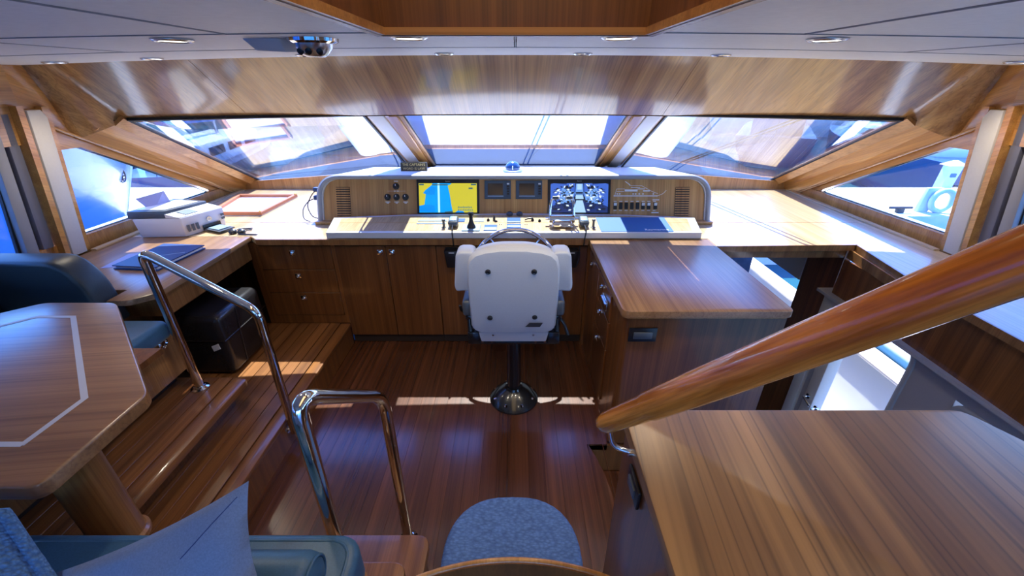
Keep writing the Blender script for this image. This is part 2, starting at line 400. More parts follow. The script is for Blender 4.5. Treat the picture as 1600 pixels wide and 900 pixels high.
pf = sroot('floor_platform')
g = G(); g.box(-2.95, -1.38, -1.2, 2.96, 0.0, 0.186); g.box(-2.95, -2.03, 2.9, 3.47, 0.0, 0.186); g.box(-2.95, -1.74, -1.2, 1.96, 0.186, 0.386); obj('platform_core', g, M['groove'], pf)
g = G(); g.box(-1.384, -1.374, -1.2, 2.93, 0.0, 0.17); obj('riser', g, M['teak_deep'], pf)
g = G(); g.box(-1.75, -1.735, -1.2, 1.965, 0.2, 0.37); g.box(-2.2, -1.74, 1.955, 1.97, 0.2, 0.37); obj('riser', g, M['teak_deep'], pf)
g = G(); g.box(-1.45, -1.366, -1.2, 2.93, 0.165, 0.2, 0.008); obj('nosing', g, M['tread'], pf)
boards(pf, -2.2, -1.452, -1.2, 2.93, 0.2, 9, M['tread'])
g = G(); g.prism(fillet2([(-1.70, -1.2), (-1.61, -1.2), (-1.61, 1.98), (-1.70, 1.98)], 0.06, 4, only=(2,)), 0.36, 0.4, 0.008); obj('nosing', g, M['tread'], pf)
boards(pf, -2.2, -1.702, -1.2, 1.98, 0.4, 6, M['tread'])
g = G(); g.box(-2.95, -2.2, -1.2, 1.98, 0.386, 0.398); obj('floor_sheet', g, M['board'], pf)

# ---- the two steps that come down from the camera's level
st = sroot('floor_steps')
def tread_poly(xr, yf, r): return fillet2([(-1.36, -0.6), (xr, -0.6), (xr, yf), (-1.36, yf)], r, 5, only=(2,))
g = G(); g.prism(tread_poly(-0.375, 1.144, 0.06), 0.165, 0.2, 0.007); obj('tread', g, M['tread'], st)
g = G(); g.prism(tread_poly(-0.40, 0.915, 0.06), 0.365, 0.4, 0.007); obj('tread', g, M['tread'], st)
g = G(); g.prism(tread_poly(-0.39, 1.125, 0.05), 0.0, 0.164); obj('riser', g, M['teak_deep'], st)
g = G(); g.prism(tread_poly(-0.415, 0.895, 0.05), 0.201, 0.364); obj('riser', g, M['teak_deep'], st)

# ---- stairwell at the right: treads down to the side door
sw = sroot('floor_stairwell')
for i in range(4):
    z = -0.24 * (i + 1); g = G(); g.box(0.42 + i * 0.27, 0.74 + i * 0.27, 0.88, 1.84, z - 0.03, z, 0.004); obj('tread', g, M['board'], sw)
    g = G(); g.box(0.42 + i * 0.27, 0.435 + i * 0.27, 0.88, 1.84, z, z + 0.20); obj('riser', g, M['teak_deep'], sw)
g = G(); g.box(0.5, 2.42, 0.6, 4.6, -1.26, -1.2); obj('landing', g, M['board'], sw)
g = G(); g.box(0.45, 1.40, 1.845, 1.86, -1.2, -0.02); g.box(1.41, 1.43, 1.86, 2.9, -1.2, 0.0); obj('stair_panel', g, M['teak_deep'], sw)
g = G(); g.box(1.43, 2.42, 4.58, 4.62, -1.2, 0.9); obj('end_panel', g, M['teak_deep'], sw)

g = G(); g.box(-2.95, 1.43, 3.46, 3.50, -0.05, 0.905); g.box(0.548, 0.572, 2.90, 3.46, 0.0, 0.905); struct('wall_front', g, M['teak_deep'])
# ---- ceiling panels (cambered), skylight well
ce = sroot('ceiling')
def cpanel(x0, x1, y0, y1, name='ceiling_panel'):
    n = max(2, int((x1 - x0) / 0.25)); xs = [x0 + (x1 - x0) * i / n for i in range(n + 1)]
    g = G(); g.sheet([(x, y0, ceil_z(x)) for x in xs], [(x, y1, ceil_z(x)) for x in xs], (0, 0, 0.02)); obj(name, g, M['headliner'], ce, smooth=60)
gp = 0.011
cpanel(-3.05, 3.05, 2.115, 2.93)
for a, b in ((-3.05, -1.73), (-1.73, 0.0), (0.0, 1.73), (1.73, 3.05)): cpanel(a + gp / 2, b - gp / 2, 1.475, 2.11)
for s in (-1, 1):
    for a, b in ((0.40, 0.885), (0.885, 3.05)):
        lo, hi = (a, b) if s > 0 else (-b, -a); cpanel(lo + gp / 2, hi - gp / 2, -0.8, 1.47)
        cpanel(lo + gp / 2, hi - gp / 2, -3.0, -0.806)
cpanel(-0.40, 0.40, -3.0, -0.9)
def seam(pts, h):  # dark strip standing in for the shadow gap between panels
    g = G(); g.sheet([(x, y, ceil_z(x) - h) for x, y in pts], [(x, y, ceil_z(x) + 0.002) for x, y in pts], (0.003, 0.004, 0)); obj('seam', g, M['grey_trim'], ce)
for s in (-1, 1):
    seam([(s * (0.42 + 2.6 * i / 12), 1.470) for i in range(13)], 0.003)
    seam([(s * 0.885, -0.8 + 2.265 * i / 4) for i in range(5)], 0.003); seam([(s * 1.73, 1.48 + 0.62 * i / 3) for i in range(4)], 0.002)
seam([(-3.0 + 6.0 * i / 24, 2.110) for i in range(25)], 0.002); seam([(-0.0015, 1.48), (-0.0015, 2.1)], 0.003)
g = G(); n = 24; xs = [-3.05 + 6.1 * i / n for i in range(n + 1)]
top = [(x, -3.0, ceil_z(x) + 0.03) for x in xs]
for a, b in ((0, 10), (14, 24)):
    g.sheet([(x, -3.0, ceil_z(x) + 0.024) for x in xs[a:b + 1]], [(x, 2.93, ceil_z(x) + 0.024) for x in xs[a:b + 1]], (0, 0, 0.05))
g.sheet([(x, 1.49, ceil_z(x) + 0.024) for x in (-.6, -.3, 0, .3, .6)], [(x, 2.93, ceil_z(x) + 0.024) for x in (-.6, -.3, 0, .3, .6)], (0, 0, 0.05))
obj('ceiling_backing', g, M['dark_gap'], ce)
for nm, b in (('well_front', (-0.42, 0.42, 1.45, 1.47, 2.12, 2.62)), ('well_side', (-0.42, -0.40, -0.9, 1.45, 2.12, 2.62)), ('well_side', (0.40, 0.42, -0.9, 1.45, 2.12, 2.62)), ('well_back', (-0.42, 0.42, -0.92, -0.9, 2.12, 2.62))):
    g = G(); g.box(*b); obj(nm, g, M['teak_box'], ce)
g = G(); g.box(-0.42, 0.42, 1.44, 1.475, 2.122, 2.142); g.box(-0.41, -0.388, -0.9, 1.45, 2.122, 2.142); g.box(0.388, 0.41, -0.9, 1.45, 2.122, 2.142); obj('well_lip', g, M['teak_x'], ce)
g = G(); g.box(-0.43, 0.43, -0.92, 1.47, 2.62, 2.64); obj('well_glow_lid', g, plain('added_well_glow', (0.7, 0.6, 0.45), 0.8, emit=(1.0, 0.72, 0.40), estr=1.6), ce)  # unseen lid; its warm glow is added to light the well sides

# ---- header soffit between ceiling and windscreen (varnished panels)
def h_bot(x):      # straight over the panes, flowing down into the pillar at both ends
    ax = abs(x); y, z = 3.30 - 0.028 * ax * ax, 1.778 - 0.0047 * ax * ax; t = min(1.0, max(0.0, (ax - 2.70) / 0.22)); t = t * t * (3 - 2 * t)
    return (x, y * (1 - t) + 2.89 * t, z * (1 - t) + 1.655 * t)
def h_top(x): return (x, 2.73, ceil_z(x))
hd = sroot('wall_header')
for a, b in ((-3.02, -1.90), (-1.90, 1.08), (1.08, 3.02)):
    n = max(6, int((b - a) / 0.05)); xs = [a + 0.0012 + (b - a - 0.0024) * i / n for i in range(n + 1)]
    g = G(); g.sheet([h_top(x) for x in xs], [h_bot(x) for x in xs], (0, 0.02, 0.03)); obj('header_panel', g, M['teak_head'], hd, smooth=60)
g = G(); xs = [-2.68 + 5.36 * i / 30 for i in range(31)]
g.sheet([(h_bot(x)[0], h_bot(x)[1] + 0.002, h_bot(x)[2] - 0.006) for x in xs], [(h_bot(x)[0], h_bot(x)[1] + 0.05, h_bot(x)[2] + 0.02) for x in xs], (0, 0.01, 0.03)); obj('header_lip', g, M['teak_deep'], hd)

# ---- windscreen: three raked panes
GC = [(-0.837, 3.3, 1.778), (0.837, 3.3, 1.778), (0.916, 4.85, 1.135), (-0.916, 4.85, 1.135)]
GL = [(-2.68, 3.06, 1.757), (-1.11, 3.27, 1.775), (-1.20, 4.80, 1.117), (-2.80, 4.60, 1.00)]
def mir(P): return [(-x, y, z) for x, y, z in P]
def pane(name, P, vec=(0, 0.003, 0.010), seal=0.02, mat='glass', push=0.35):
    w = sroot(name)
    g = G(); g.slab(P, vec); obj('pane', g, M[mat], w, smooth=0)
    c = sum((Vector(p) for p in P), Vector()) / len(P); Pi = [Vector(p) + (c - Vector(p)).normalized() * seal for p in P]; n = len(P)
    v = Vector(vec); g = G(); off = v.normalized() * 0.004
    for i in range(n):
        j = (i + 1) % n; g.slab([Vector(P[i]) - off, Vector(P[j]) - off, Pi[j] - off, Pi[i] - off], v + off * 2)
    obj('seal', g, M['fx'], w); return w
def ext(P): return [Vector(p) for p in P]
win1 = pane('window_1', ext(GC)); win2 = pane('window_2', ext(GL)); win3 = pane('window_3', ext([mir(GL)[1], mir(GL)[0], mir(GL)[3], mir(GL)[2]]))
# wipers outside
def wiper(w, a, b, gap):
    g = G(); a, b = Vector(a), Vector(b); q = Vector((gap, 0, 0))
    g.tube([a, b], 0.008, 6); g.tube([a + q, b + q], 0.008, 6); obj('wiper_arm', g, M['black'], w)
    d = (b - a); g = G(); g.tube([b - d * 0.05 + Vector((0.0, 0, 0)), b + Vector((gap, 0, 0)) + d * 0.02], 0.007, 6); obj('wiper_blade', g, M['black'], w)
def onp(P, u, v):
    a, b, c, d = [Vector(p) for p in P]; return (a * (1 - u) + b * u) * (1 - v) + (d * (1 - u) + c * u) * v + Vector((0, 0.012, 0.05))
wiper(win2, onp(GL, .93, 1.0), onp(GL, .98, 0.06), 0.05)
wiper(win1, onp(GC, .55, 1.0), onp(GC, .75, 0.06), 0.05)
GR = [mir(GL)[1], mir(GL)[0], mir(GL)[3], mir(GL)[2]]
wiper(win3, onp(GR, .32, 1.0), onp(GR, .62, 0.06), 0.06)

# ---- mullions between the panes
for s, nm in ((-1, 'trim_1'), (1, 'trim_2')):
    t = sroot(nm)
    def m4(x0t, x1t, x0b, x1b, lift0, lift1, name, mat, bev=0.006):
        top0, bot0 = Vector((0, 3.285, 1.785)), Vector((0, 4.83, 1.13)); n = Vector((0, -0.385, -0.923))
        g = G(); P = []
        for l in (lift1, lift0):
            for X, q in ((x0t, top0), (x1t, top0), (x1b, bot0), (x0b, bot0)): P.append(Vector((s * X, q.y, q.z)) + n * l)
        if s > 0: P = [P[1], P[0], P[3], P[2], P[5], P[4], P[7], P[6]]
        g.hexa(P, bev, 1); bmesh.ops.recalc_face_normals(g.bm, faces=g.bm.faces); obj(name, g, mat, t)
    m4(0.83, 1.115, 0.905, 1.205, -0.03, 0.006, 'mullion_core', M['teak_pillar'])
    m4(0.835, 0.862, 0.912, 0.94, 0.006, 0.013, 'bead', M['teak_y'])
    m4(0.87, 0.935, 0.948, 1.01, 0.006, 0.022, 'wood_moulding', M['teak_pillar'])
    m4(0.972, 1.085, 1.05, 1.165, 0.006, 0.016, 'cream_panel', M['post'])

# ---- upright sill behind the worktop, blue-grey ledge between it and the glass
SB = [(-2.93, 4.47, 0.945), (-1.2, 4.5, 0.945), (-0.916, 4.5, 0.945), (0.916, 4.5, 0.945), (1.2, 4.5, 0.945), (2.93, 4.47, 0.945)]
ST = [(-2.93, 4.472, 1.028), (-1.2, 4.502, 1.150), (-0.916, 4.502, 1.165), (0.916, 4.502, 1.165), (1.2, 4.502, 1.150), (2.93, 4.472, 1.028)]
SG = [(-2.93, 4.60, 0.995), (-1.2, 4.81, 1.112), (-0.916, 4.86, 1.128), (0.916, 4.86, 1.128), (1.2, 4.81, 1.112), (2.93, 4.60, 0.995)]
tsl = sroot('trim_sill')
g = G(); g.sheet(SB, ST, (0, 0.015, 0)); obj('sill_face', g, M['teak_sill_lit'], tsl)
g = G(); g.sheet([(x, y + .016, z) for x, y, z in ST], SG, (0, 0, -0.02)); obj('ledge', g, M['cover_in'], tsl)

# ---- side walls: sill, window triangles, pillars, posts, aft windows
PIL = Vector((0, 1, -0.45))
for s, side in ((-1, 'left'), (1, 'right')):
    w = sroot('wall_' + side)
    X = lambda z, d=0.0: s * (wall_x(z) + d)
    def wp(y, z, d=0.0): return (X(z, d), y, z)
    def strip(poly, name, mat, d0=0.0, th=0.05, bev=0.0):
        g = G(); g.slab([wp(y, z, d0) for y, z in poly], (s * th, 0, 0), bev); obj(name, g, mat, w)
    strip([(-3.0, 0.0), (4.62, 0.0), (4.62, 1.0), (4.1, 1.03), (2.69, 1.045), (-3.0, 1.045)] if s < 0 else [(-3.0, 0.60), (4.62, 0.60), (4.62, 1.0), (4.1, 1.03), (2.69, 1.045), (-3.0, 1.045)], 'sill_panel', M['teak_sill_lit'])
    strip([(2.68, 1.715), (2.62, 1.95), (2.95, 1.95), (4.62, 1.08), (4.62, 0.98), (4.05, 1.035)], 'frame_panel', M['teak_pillar'], 0.012)
    strip([(-3.0, 1.66), (2.62, 1.66), (2.62, 2.12), (-3.0, 2.12)], 'head_panel', M['teak_y'])
    strip([(2.62, 1.6), (3.12, 1.6), (3.12, 2.12), (2.62, 2.12)], 'head_panel', M['teak_pillar'], 0.008)
    strip([(2.525, 1.0), (2.62, 1.0), (2.715, 1.83), (2.60, 1.83)] if False else [(2.545, 0.955), (2.645, 0.955), (2.715, 1.80), (2.69, 1.845), (2.61, 1.845)], 'cream_post', M['post'], -0.05, 0.07, 0.008)
    strip([(2.645, 0.955), (2.685, 0.955), (2.76, 1.86), (2.715, 1.86)], 'post_trim', M['teak_pillar'], -0.03, 0.06)
    strip([(2.505, 0.955), (2.538, 0.955), (2.602, 1.87), (2.565, 1.87)], 'post_trim', M['teak_pillar'], -0.045, 0.06)
    strip([(2.43, 0.98), (2.50, 0.98), (2.56, 1.84), (2.50, 1.84)], 'curtain_box', M['curtain'], 0.0, 0.05, 0.012)
    strip([(2.385, 0.98), (2.44, 0.98), (2.51, 1.84), (2.455, 1.84)], 'dark_recess', M['dark_gap'], 0.03, 0.05)
    strip([(2.325, 0.98), (2.395, 0.98), (2.47, 1.84), (2.41, 1.84)], 'window_stile', M['stile'], -0.01, 0.06, 0.006)
    # pillar between windscreen and side window
    gl = mir(GL) if s > 0 else GL
    g0, g1 = Vector(gl[0]), Vector(gl[3]); u = (g0 - g1)
    T0, T1 = g0 + u * 0.015, g1 - u * 0.02
    rim = Vector((s * 0.045, -0.035, -0.045)); rim2 = Vector((s * 0.035, 0.045, 0.05))
    wl0, wl1 = Vector(wp(2.66, 1.785, -0.014)), Vector(wp(4.36, 0.935, -0.014))
    p = sroot('trim_3' if s < 0 else 'trim_4')
    g = G(); g.sheet([T0, T1], [T0 + rim, T1 + rim], (s * 0.02, 0.03, 0.03)); obj('rim', g, M['teak_y'], p)
    g = G(); g.sheet([T0 + rim, T1 + rim], [T0 + rim + rim2, T1 + rim + rim2], (s * 0.02, 0.03, 0.03)); obj('groove', g, M['teak_deep'], p)
    a0, a1 = T0 + rim + rim2, T1 + rim + rim2; bt = wl0; wl0 = Vector(wp(2.90, 1.662, -0.014)); mid0, mid1 = a0.lerp(wl0, 0.5) + Vector((-s * 0.012, -0.012, -0.01)), a1.lerp(wl1, 0.5) + Vector((-s * 0.012, -0.012, -0.01))
    g = G(); g.sheet([a0, a1], [mid0, mid1], (s * 0.02, 0.03, 0.03)); g.sheet([mid0, mid1], [wl0, wl1], (s * 0.02, 0.03, 0.03)); obj('pillar_face', g, M['teak_pillar'], p, smooth=20)
    g = G(); g.tube([bt, wl1], 0.010, 8); obj('bead', g, M['teak_y'], p)
    # triangular side window and the aft side windows
    tri = [wp(2.695, 1.048, 0.03), wp(4.02, 1.033, 0.03), wp(2.785, 1.672, 0.03)]
    if s > 0: tri = tri[::-1]
    pane('window_4' if s < 0 else 'window_5', tri, (s * 0.010, 0, 0), 0.012, 'glass_side')
    g = G(); g.slab([wp(2.69, 1.03, 0.05), wp(4.1, 1.02, 0.05), wp(4.1, 1.02, 0.16), wp(2.69, 1.03, 0.16)], (0, 0, -0.05)); obj('outer_sill', g, M['white'], w)
    for k, (y0, y1, yt0, yt1) in enumerate(((1.05, 2.335, 1.12, 2.41), (-0.6, 0.95, -0.6, 1.0), (-2.5, -0.7, -2.5, -0.7))):
        q = [wp(y0, 1.05, 0.03), wp(y1, 1.05, 0.03), wp(yt1, 1.655, 0.03), wp(yt0, 1.655, 0.03)]
        if s > 0: q = q[::-1]
        pane('window_%d' % (6 + k * 2 + (0 if s < 0 else 1)), q, (s * 0.010, 0, 0), 0.02, 'glass_side')
    for y0, y1 in ((0.95, 1.08), (-0.7, -0.58), (-3.0, -2.5)):
        strip([(y0, 1.04), (y1, 1.04), (y1 + 0.05, 1.67), (y0 + 0.02, 1.67)], 'wall_pier', M['teak_z'], 0.0)
# aft bulkhead behind the camera with wide glass doors
bk = sroot('wall_back')
g = G(); g.box(-3.0, -1.9, -3.05, -3.0, -0.05, 2.15); g.box(1.9, 3.0, -3.05, -3.0, -0.05, 2.15); g.box(-1.9, 1.9, -3.05, -3.0, 1.95, 2.15); obj('bulkhead', g, M['teak_z'], bk)
g = G(); g.box(-1.92, 1.92, -3.035, -3.025, 0.0, 1.97); obj('glass_door', g, M['glass_side'], bk)
g = G(); g.box(-3.0, 3.0, -3.0, -1.2, -0.06, -0.001); obj('aft_floor', g, M['board'], bk)

# ---- right lower wall beside the stairwell: wood panels, side door
wr = sroot('wall_stair')
def wbox(name, mat, *b, bev=0.0):
    g = G(); g.box(*b, bev); return obj(name, g, mat, wr)
wbox('wood_panel', M['teak_deep'], 2.45, 2.50, 2.84, 3.20, -1.2, 0.905)
wbox('window_header', M['grey_frame'], 2.44, 2.50, 3.20, 4.6, 0.47, 0.905)
wbox('wood_panel', M['teak_deep'], 2.45, 2.50, 3.20, 4.6, -1.2, -0.35)
wbox('worktop_support', M['teak_deep'], 2.385, 2.40, 2.10, 2.76, 0.56, 0.843)
g = G(); g.slab([(2.375, 2.12, 0.56), (2.315, 0.6, 0.56), (2.315, 0.6, 0.908), (2.375, 2.12, 0.908)], (0.02, 0, 0)); obj('worktop_support', g, M['teak_deep'], wr)
wbox('soffit', M['grey_frame'], 2.33, 2.52, 0.6, 2.84, 0.553, 0.575)
wbox('door_jamb', M['post'], 2.40, 2.50, 2.735, 2.835, -1.2, 0.553, bev=0.01)
wbox('door_jamb', M['grey_frame'], 2.43, 2.50, 2.665, 2.735, -1.2, 0.553)
wbox('door_jamb', M['post'], 2.40, 2.50, 2.56, 2.665, -1.2, 0.553, bev=0.012)
g = G(); g.box(2.44, 2.50, 0.6, 1.20, -1.2, 0.553); g.box(2.44, 2.50, 1.76, 2.04, -1.2, 0.553); g.box(2.44, 2.50, 1.20, 1.76, 0.42, 0.553); g.box(2.44, 2.50, 1.20, 1.76, -1.2, -0.15)
obj('white_bulkhead', g, M['grey_frame'], wr)
g = G(); pts = fillet([(2.445, 1.21, -0.14), (2.445, 1.21, 0.41), (2.445, 1.75, 0.41), (2.445, 1.75, -0.14)], 0.09, 6); g.tube(pts, 0.018, 8); obj('window_gasket', g, M['grey_trim'], wr)
g = G(); pts = fillet([(2.445, 2.05, -1.1), (2.445, 2.05, 0.545), (2.445, 2.55, 0.545)], 0.12, 6); g.tube(pts, 0.020, 8); obj('door_gasket', g, M['grey_trim'], wr)
g = G(); g.slab([(2.44, 2.04, 0.553), (2.44, 2.04, 0.42), (2.44, 2.07, 0.49), (2.44, 2.16, 0.553)], (0.05, 0, 0)); obj('door_corner', g, M['grey_frame'], wr)
# chrome door catches
for yy, zz, nm in ((2.61, -0.30, 'door_catch'), (2.50, -0.33, 'door_catch')):
    g = G(); g.lathe([(0.022, 0), (0.022, 0.012), (0.0, 0.012)], (2.40, yy, zz), (-1, 0, 0), 14); g.tube(fillet([(2.39, yy, zz), (2.35, yy, zz), (2.34, yy - 0.10, zz - 0.015)], 0.02), 0.008, 8); obj(nm, g, M['chrome'], wr)
g = G(); g.box(2.385, 2.41, 2.58, 2.62, 0.44, 0.50, 0.006); obj('door_hinge', g, M['black'], wr)

# ================================================================== FIXED FURNITURE
# ---- front cabinets under the helm
def latch(parent, x, y, z, n=(0, -1, 0), name='latch'):
    g = G(); a = Vector(n)
    if abs(n[1]) > 0.5:
        g.box(x - 0.022, x + 0.022, y - 0.006, y, z - 0.02, z + 0.02, 0.004); 
    else:
        g.box(x - 0.006, x, y - 0.022, y + 0.022, z - 0.02, z + 0.02, 0.004)
    g.lathe([(0.013, 0.0), (0.013, 0.012), (0.007, 0.014), (0.007, 0.008), (0.0, 0.008)], Vector((x, y, z)) + a * 0.005, a, 12)
    return obj(name, g, M['chrome'], parent)

dc = thing('drawer_cabinet', 'shaded teak cabinet of three drawers at the end of the helm, above the raised floor', 'cabinet', (-1.68, 2.93, 0.2))
g = G(); g.box(-2.03, -1.372, 2.952, 3.45, 0.2, 0.905); obj('body', g, M['dark_gap'], dc)
g = G(); g.box(-2.03, -1.965, 2.935, 2.955, 0.2, 0.905); g.box(-1.402, -1.372, 2.935, 2.955, 0.2, 0.905); g.box(-1.965, -1.402, 2.935, 2.955, 0.2, 0.275); g.box(-1.965, -1.402, 2.935, 2.955, 0.885, 0.905); obj('face_frame', g, M['teak_deep'], dc)
for z0, z1, zk in ((0.688, 0.882, 0.827), (0.487, 0.684, 0.633), (0.279, 0.483, 0.44)):
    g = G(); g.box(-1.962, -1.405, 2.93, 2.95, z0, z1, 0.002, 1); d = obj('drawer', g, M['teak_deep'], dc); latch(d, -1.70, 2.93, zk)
def door_cab(x0, xm, x1, label):
    c = thing('door_cabinet', label, 'cabinet', ((x0 + x1) / 2, 2.93, 0.0))
    g = G(); g.box(x0 + .002, x1 - .002, 2.955, 3.45, 0.005, 0.905); obj('body', g, M['dark_gap'], c)
    g = G(); g.box(x0, x1, 2.937, 2.957, 0.885, 0.905); obj('rail', g, M['teak_deep'], c)
    g = G(); g.box(x0, x1, 2.99, 3.0, 0.005, 0.085); obj('toe_kick', g, M['black'], c)
    for a, b, kx in ((x0, xm, xm - 0.045), (xm, x1, xm + 0.045)):
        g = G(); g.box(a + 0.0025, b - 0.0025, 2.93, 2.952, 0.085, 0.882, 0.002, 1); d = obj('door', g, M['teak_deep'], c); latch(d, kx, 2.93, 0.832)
door_cab(-1.372, -0.985, -0.602, 'shaded teak two-door cabinet beside the drawers, square steel latches')
door_cab(-0.602, -0.03, 0.55, 'shaded teak cabinet below the steering wheel, behind the helm chair')

# ---- worktop: one continuous counter with a leg to the right
wt = thing('worktop', 'sunlit pale teak counter running across below the windscreen', 'worktop', (0, 3.6, 0.905))
main = [(-2.93, 2.92), (-2.01, 2.92), (-1.93, 2.885), (1.43, 2.885), (1.43, 2.75), (2.45, 2.78), (2.34, 2.17), (2.31, 1.87), (2.25, 0.6), (2.95, 0.6), (2.95, 2.62)]
g = G(); g.prism([(-2.93, 3.08), (-2.01, 3.08), (-2.01, 2.90), (2.42, 2.90), (2.42, 3.08), (2.93, 3.08), (2.93, 3.081), (-2.93, 3.081)] if False else [(-2.93, 2.955), (-1.995, 2.955), (-1.93, 2.895), (0.548, 2.895), (0.548, 2.905), (1.432, 2.905), (1.432, 2.75), (2.45, 2.78), (2.34, 2.17), (2.31, 1.87), (2.25, 0.6), (2.93, 0.6), (2.93, 3.30), (-2.93, 3.30)], 0.91, 0.95, 0.004, 1); obj('front_slab', g, M['teak_top'], wt)
g = G(); g.prism([(-2.93, 3.304), (2.93, 3.304), (2.93, 4.47), (-2.93, 4.47)], 0.91, 0.95, 0.003, 1); obj('back_slab', g, M['teak_top'], wt)
g = G(); g.box(1.44, 2.40, 2.79, 2.81, 0.845, 0.91); g.slab([(2.43, 2.79, 0.845), (2.33, 2.17, 0.845), (2.33, 2.17, 0.91), (2.43, 2.79, 0.91)], (-0.012, 0, 0)); obj('apron', g, M['teak_z'], wt)
g = G(); g.box(-1.925, 0.546, 2.882, 2.893, 0.906, 0.951, 0.002, 1); obj('shaded_edge', g, M['teak_z'], wt)  # darker strip; shade along the worktop edge is put into its colour
g = G(); g.slab([(1.436, 2.749, 0.951), (2.452, 2.779, 0.951), (2.452, 2.779, 0.908), (1.436, 2.749, 0.908)], (0, -0.008, 0)); obj('shaded_edge', g, M['teak_z'], wt)
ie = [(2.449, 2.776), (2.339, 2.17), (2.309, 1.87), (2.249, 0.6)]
g = G(); g.sheet([(x, y, 0.951) for x, y in ie], [(x, y, 0.908) for x, y in ie], (-0.008, 0, 0)); obj('shaded_edge', g, M['teak_z'], wt)
for s in (-1, 1):
    g = G(); g.slab([(s * 2.93, 2.66, 0.951), (s * 2.93, 4.40, 0.951), (s * 2.89, 4.40, 0.951), (s * 2.89, 2.66, 0.951)], (0, 0, 0.012), 0.0); obj('edge_bead', g, M['teak_top'], wt)

# ---- chart desk at the left with a shallow drawer
cd = thing('chart_desk', 'teak side desk carrying the printer, shallow drawer in its apron', 'desk', (-2.45, 2.4, 0.77))
g = G(); g.prism(fillet2([(-2.93, 2.065), (-2.185, 2.065), (-2.185, 1.935), (-2.075, 1.935), (-1.985, 2.02), (-1.995, 2.951), (-2.93, 2.951)], 0.03, 3, only=(3, 4)), 0.918, 0.95, 0.006); obj('top', g, M['teak_pen'], cd)
g = G(); g.box(-2.90, -2.03, 2.07, 2.93, 0.775, 0.915); obj('carcass', g, M['teak_z'], cd)
g = G(); g.box(-2.03, -2.012, 2.06, 2.92, 0.778, 0.912, 0.002, 1); d = obj('drawer_front', g, M['teak_z'], cd)
g = G(); g.lathe([(0.012, 0), (0.010, 0.012), (0.018, 0.02), (0.018, 0.028), (0, 0.03)], (-2.012, 2.36, 0.845), (1, 0, 0), 14); obj('knob', g, M['chrome'], d)
g = G(); g.box(-2.9, -2.45, 2.10, 2.90, 0.205, 0.772); obj('pedestal', g, M['teak_deep'], cd)

# ---- island cabinet at the right of the chair
ic = thing('island_cabinet', 'teak island cabinet with a broad blue-shining top beside the helm chair', 'cabinet', (0.99, 2.35, 0.0))
g = G(); g.prism(fillet2([(0.57, 1.845), (1.415, 1.845), (1.415, 2.90), (0.57, 2.90)], 0.035, 4, only=(0,)), 0.002, 0.905); obj('body', g, M['teak_deep'], ic)
g = G(); g.prism(fillet2([(0.55, 1.82), (1.432, 1.82), (1.432, 2.896), (0.55, 2.896)], 0.045, 5, only=(0, 1)), 0.912, 0.95, 0.005); obj('top', g, M['teak_pen'], ic)
g = G(); g.prism(fillet2([(0.556, 1.828), (1.424, 1.828), (1.424, 2.89), (0.556, 2.89)], 0.045, 5, only=(0, 1)), 0.903, 0.912); obj('shadow_bead', g, M['teak_y'], ic)
for y0, y1, z0, z1 in ((2.12, 2.49, 0.70, 0.875), (2.12, 2.49, 0.50, 0.695), (2.12, 2.49, 0.1, 0.495), (2.5, 2.86, 0.1, 0.875)):
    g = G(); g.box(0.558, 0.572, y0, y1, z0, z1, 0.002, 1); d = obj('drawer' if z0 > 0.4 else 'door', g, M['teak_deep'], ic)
    latch(d, 0.558, (y0 + y1) / 2 + 0.06, z1 - 0.06, (-1, 0, 0))
g = G(); g.box(0.545, 0.558, 2.16, 2.30, 0.755, 0.815, 0.006); g.box(0.535, 0.548, 2.17, 2.29, 0.79, 0.80); obj('flush_handle', g, M['steel'], ic)
g = G(); g.box(0.60, 0.75, 1.836, 1.846, 0.755, 0.84, 0.004); o = obj('power_outlet', g, M['black'], ic)
g = G(); g.box(0.625, 0.725, 1.830, 1.838, 0.775, 0.815, 0.003); obj('cover_flap', g, M['prn_dk'], o)

# ---- near cabinet at the right and its plate
nc = thing('stair_cabinet', 'tall teak cabinet with a wide striped top in the right foreground', 'cabinet', (0.9, 0.3, 0.0))
top = fillet2([(0.283, -0.5), (0.292, 0.854), (1.215, 0.854), (1.275, 0.73), (1.66, -0.5)], 0.03, 4, only=(1, 2, 3))
g = G(); g.prism(top, 1.165, 1.2, 0.005); obj('top', g, M['teak_near'], nc)
g = G(); g.prism([(0.300, -0.5), (0.306, 0.84), (1.20, 0.84), (1.26, 0.72), (1.64, -0.5)], 0.0, 1.155); obj('body', g, M['teak_deep'], nc)
g = G(); g.prism([(0.292, -0.5), (0.299, 0.847), (1.207, 0.847), (1.267, 0.725), (1.65, -0.5)], 1.155, 1.165); obj('shadow_bead', g, M['teak_y'], nc)
g = G(); g.box(0.295, 0.304, 0.66, 0.75, 1.055, 1.115, 0.003); o = obj('switch_plate', g, M['black'], nc)
g = G(); g.box(0.290, 0.297, 0.68, 0.73, 1.07, 1.10, 0.002); obj('rocker', g, M['prn_dk'], o)

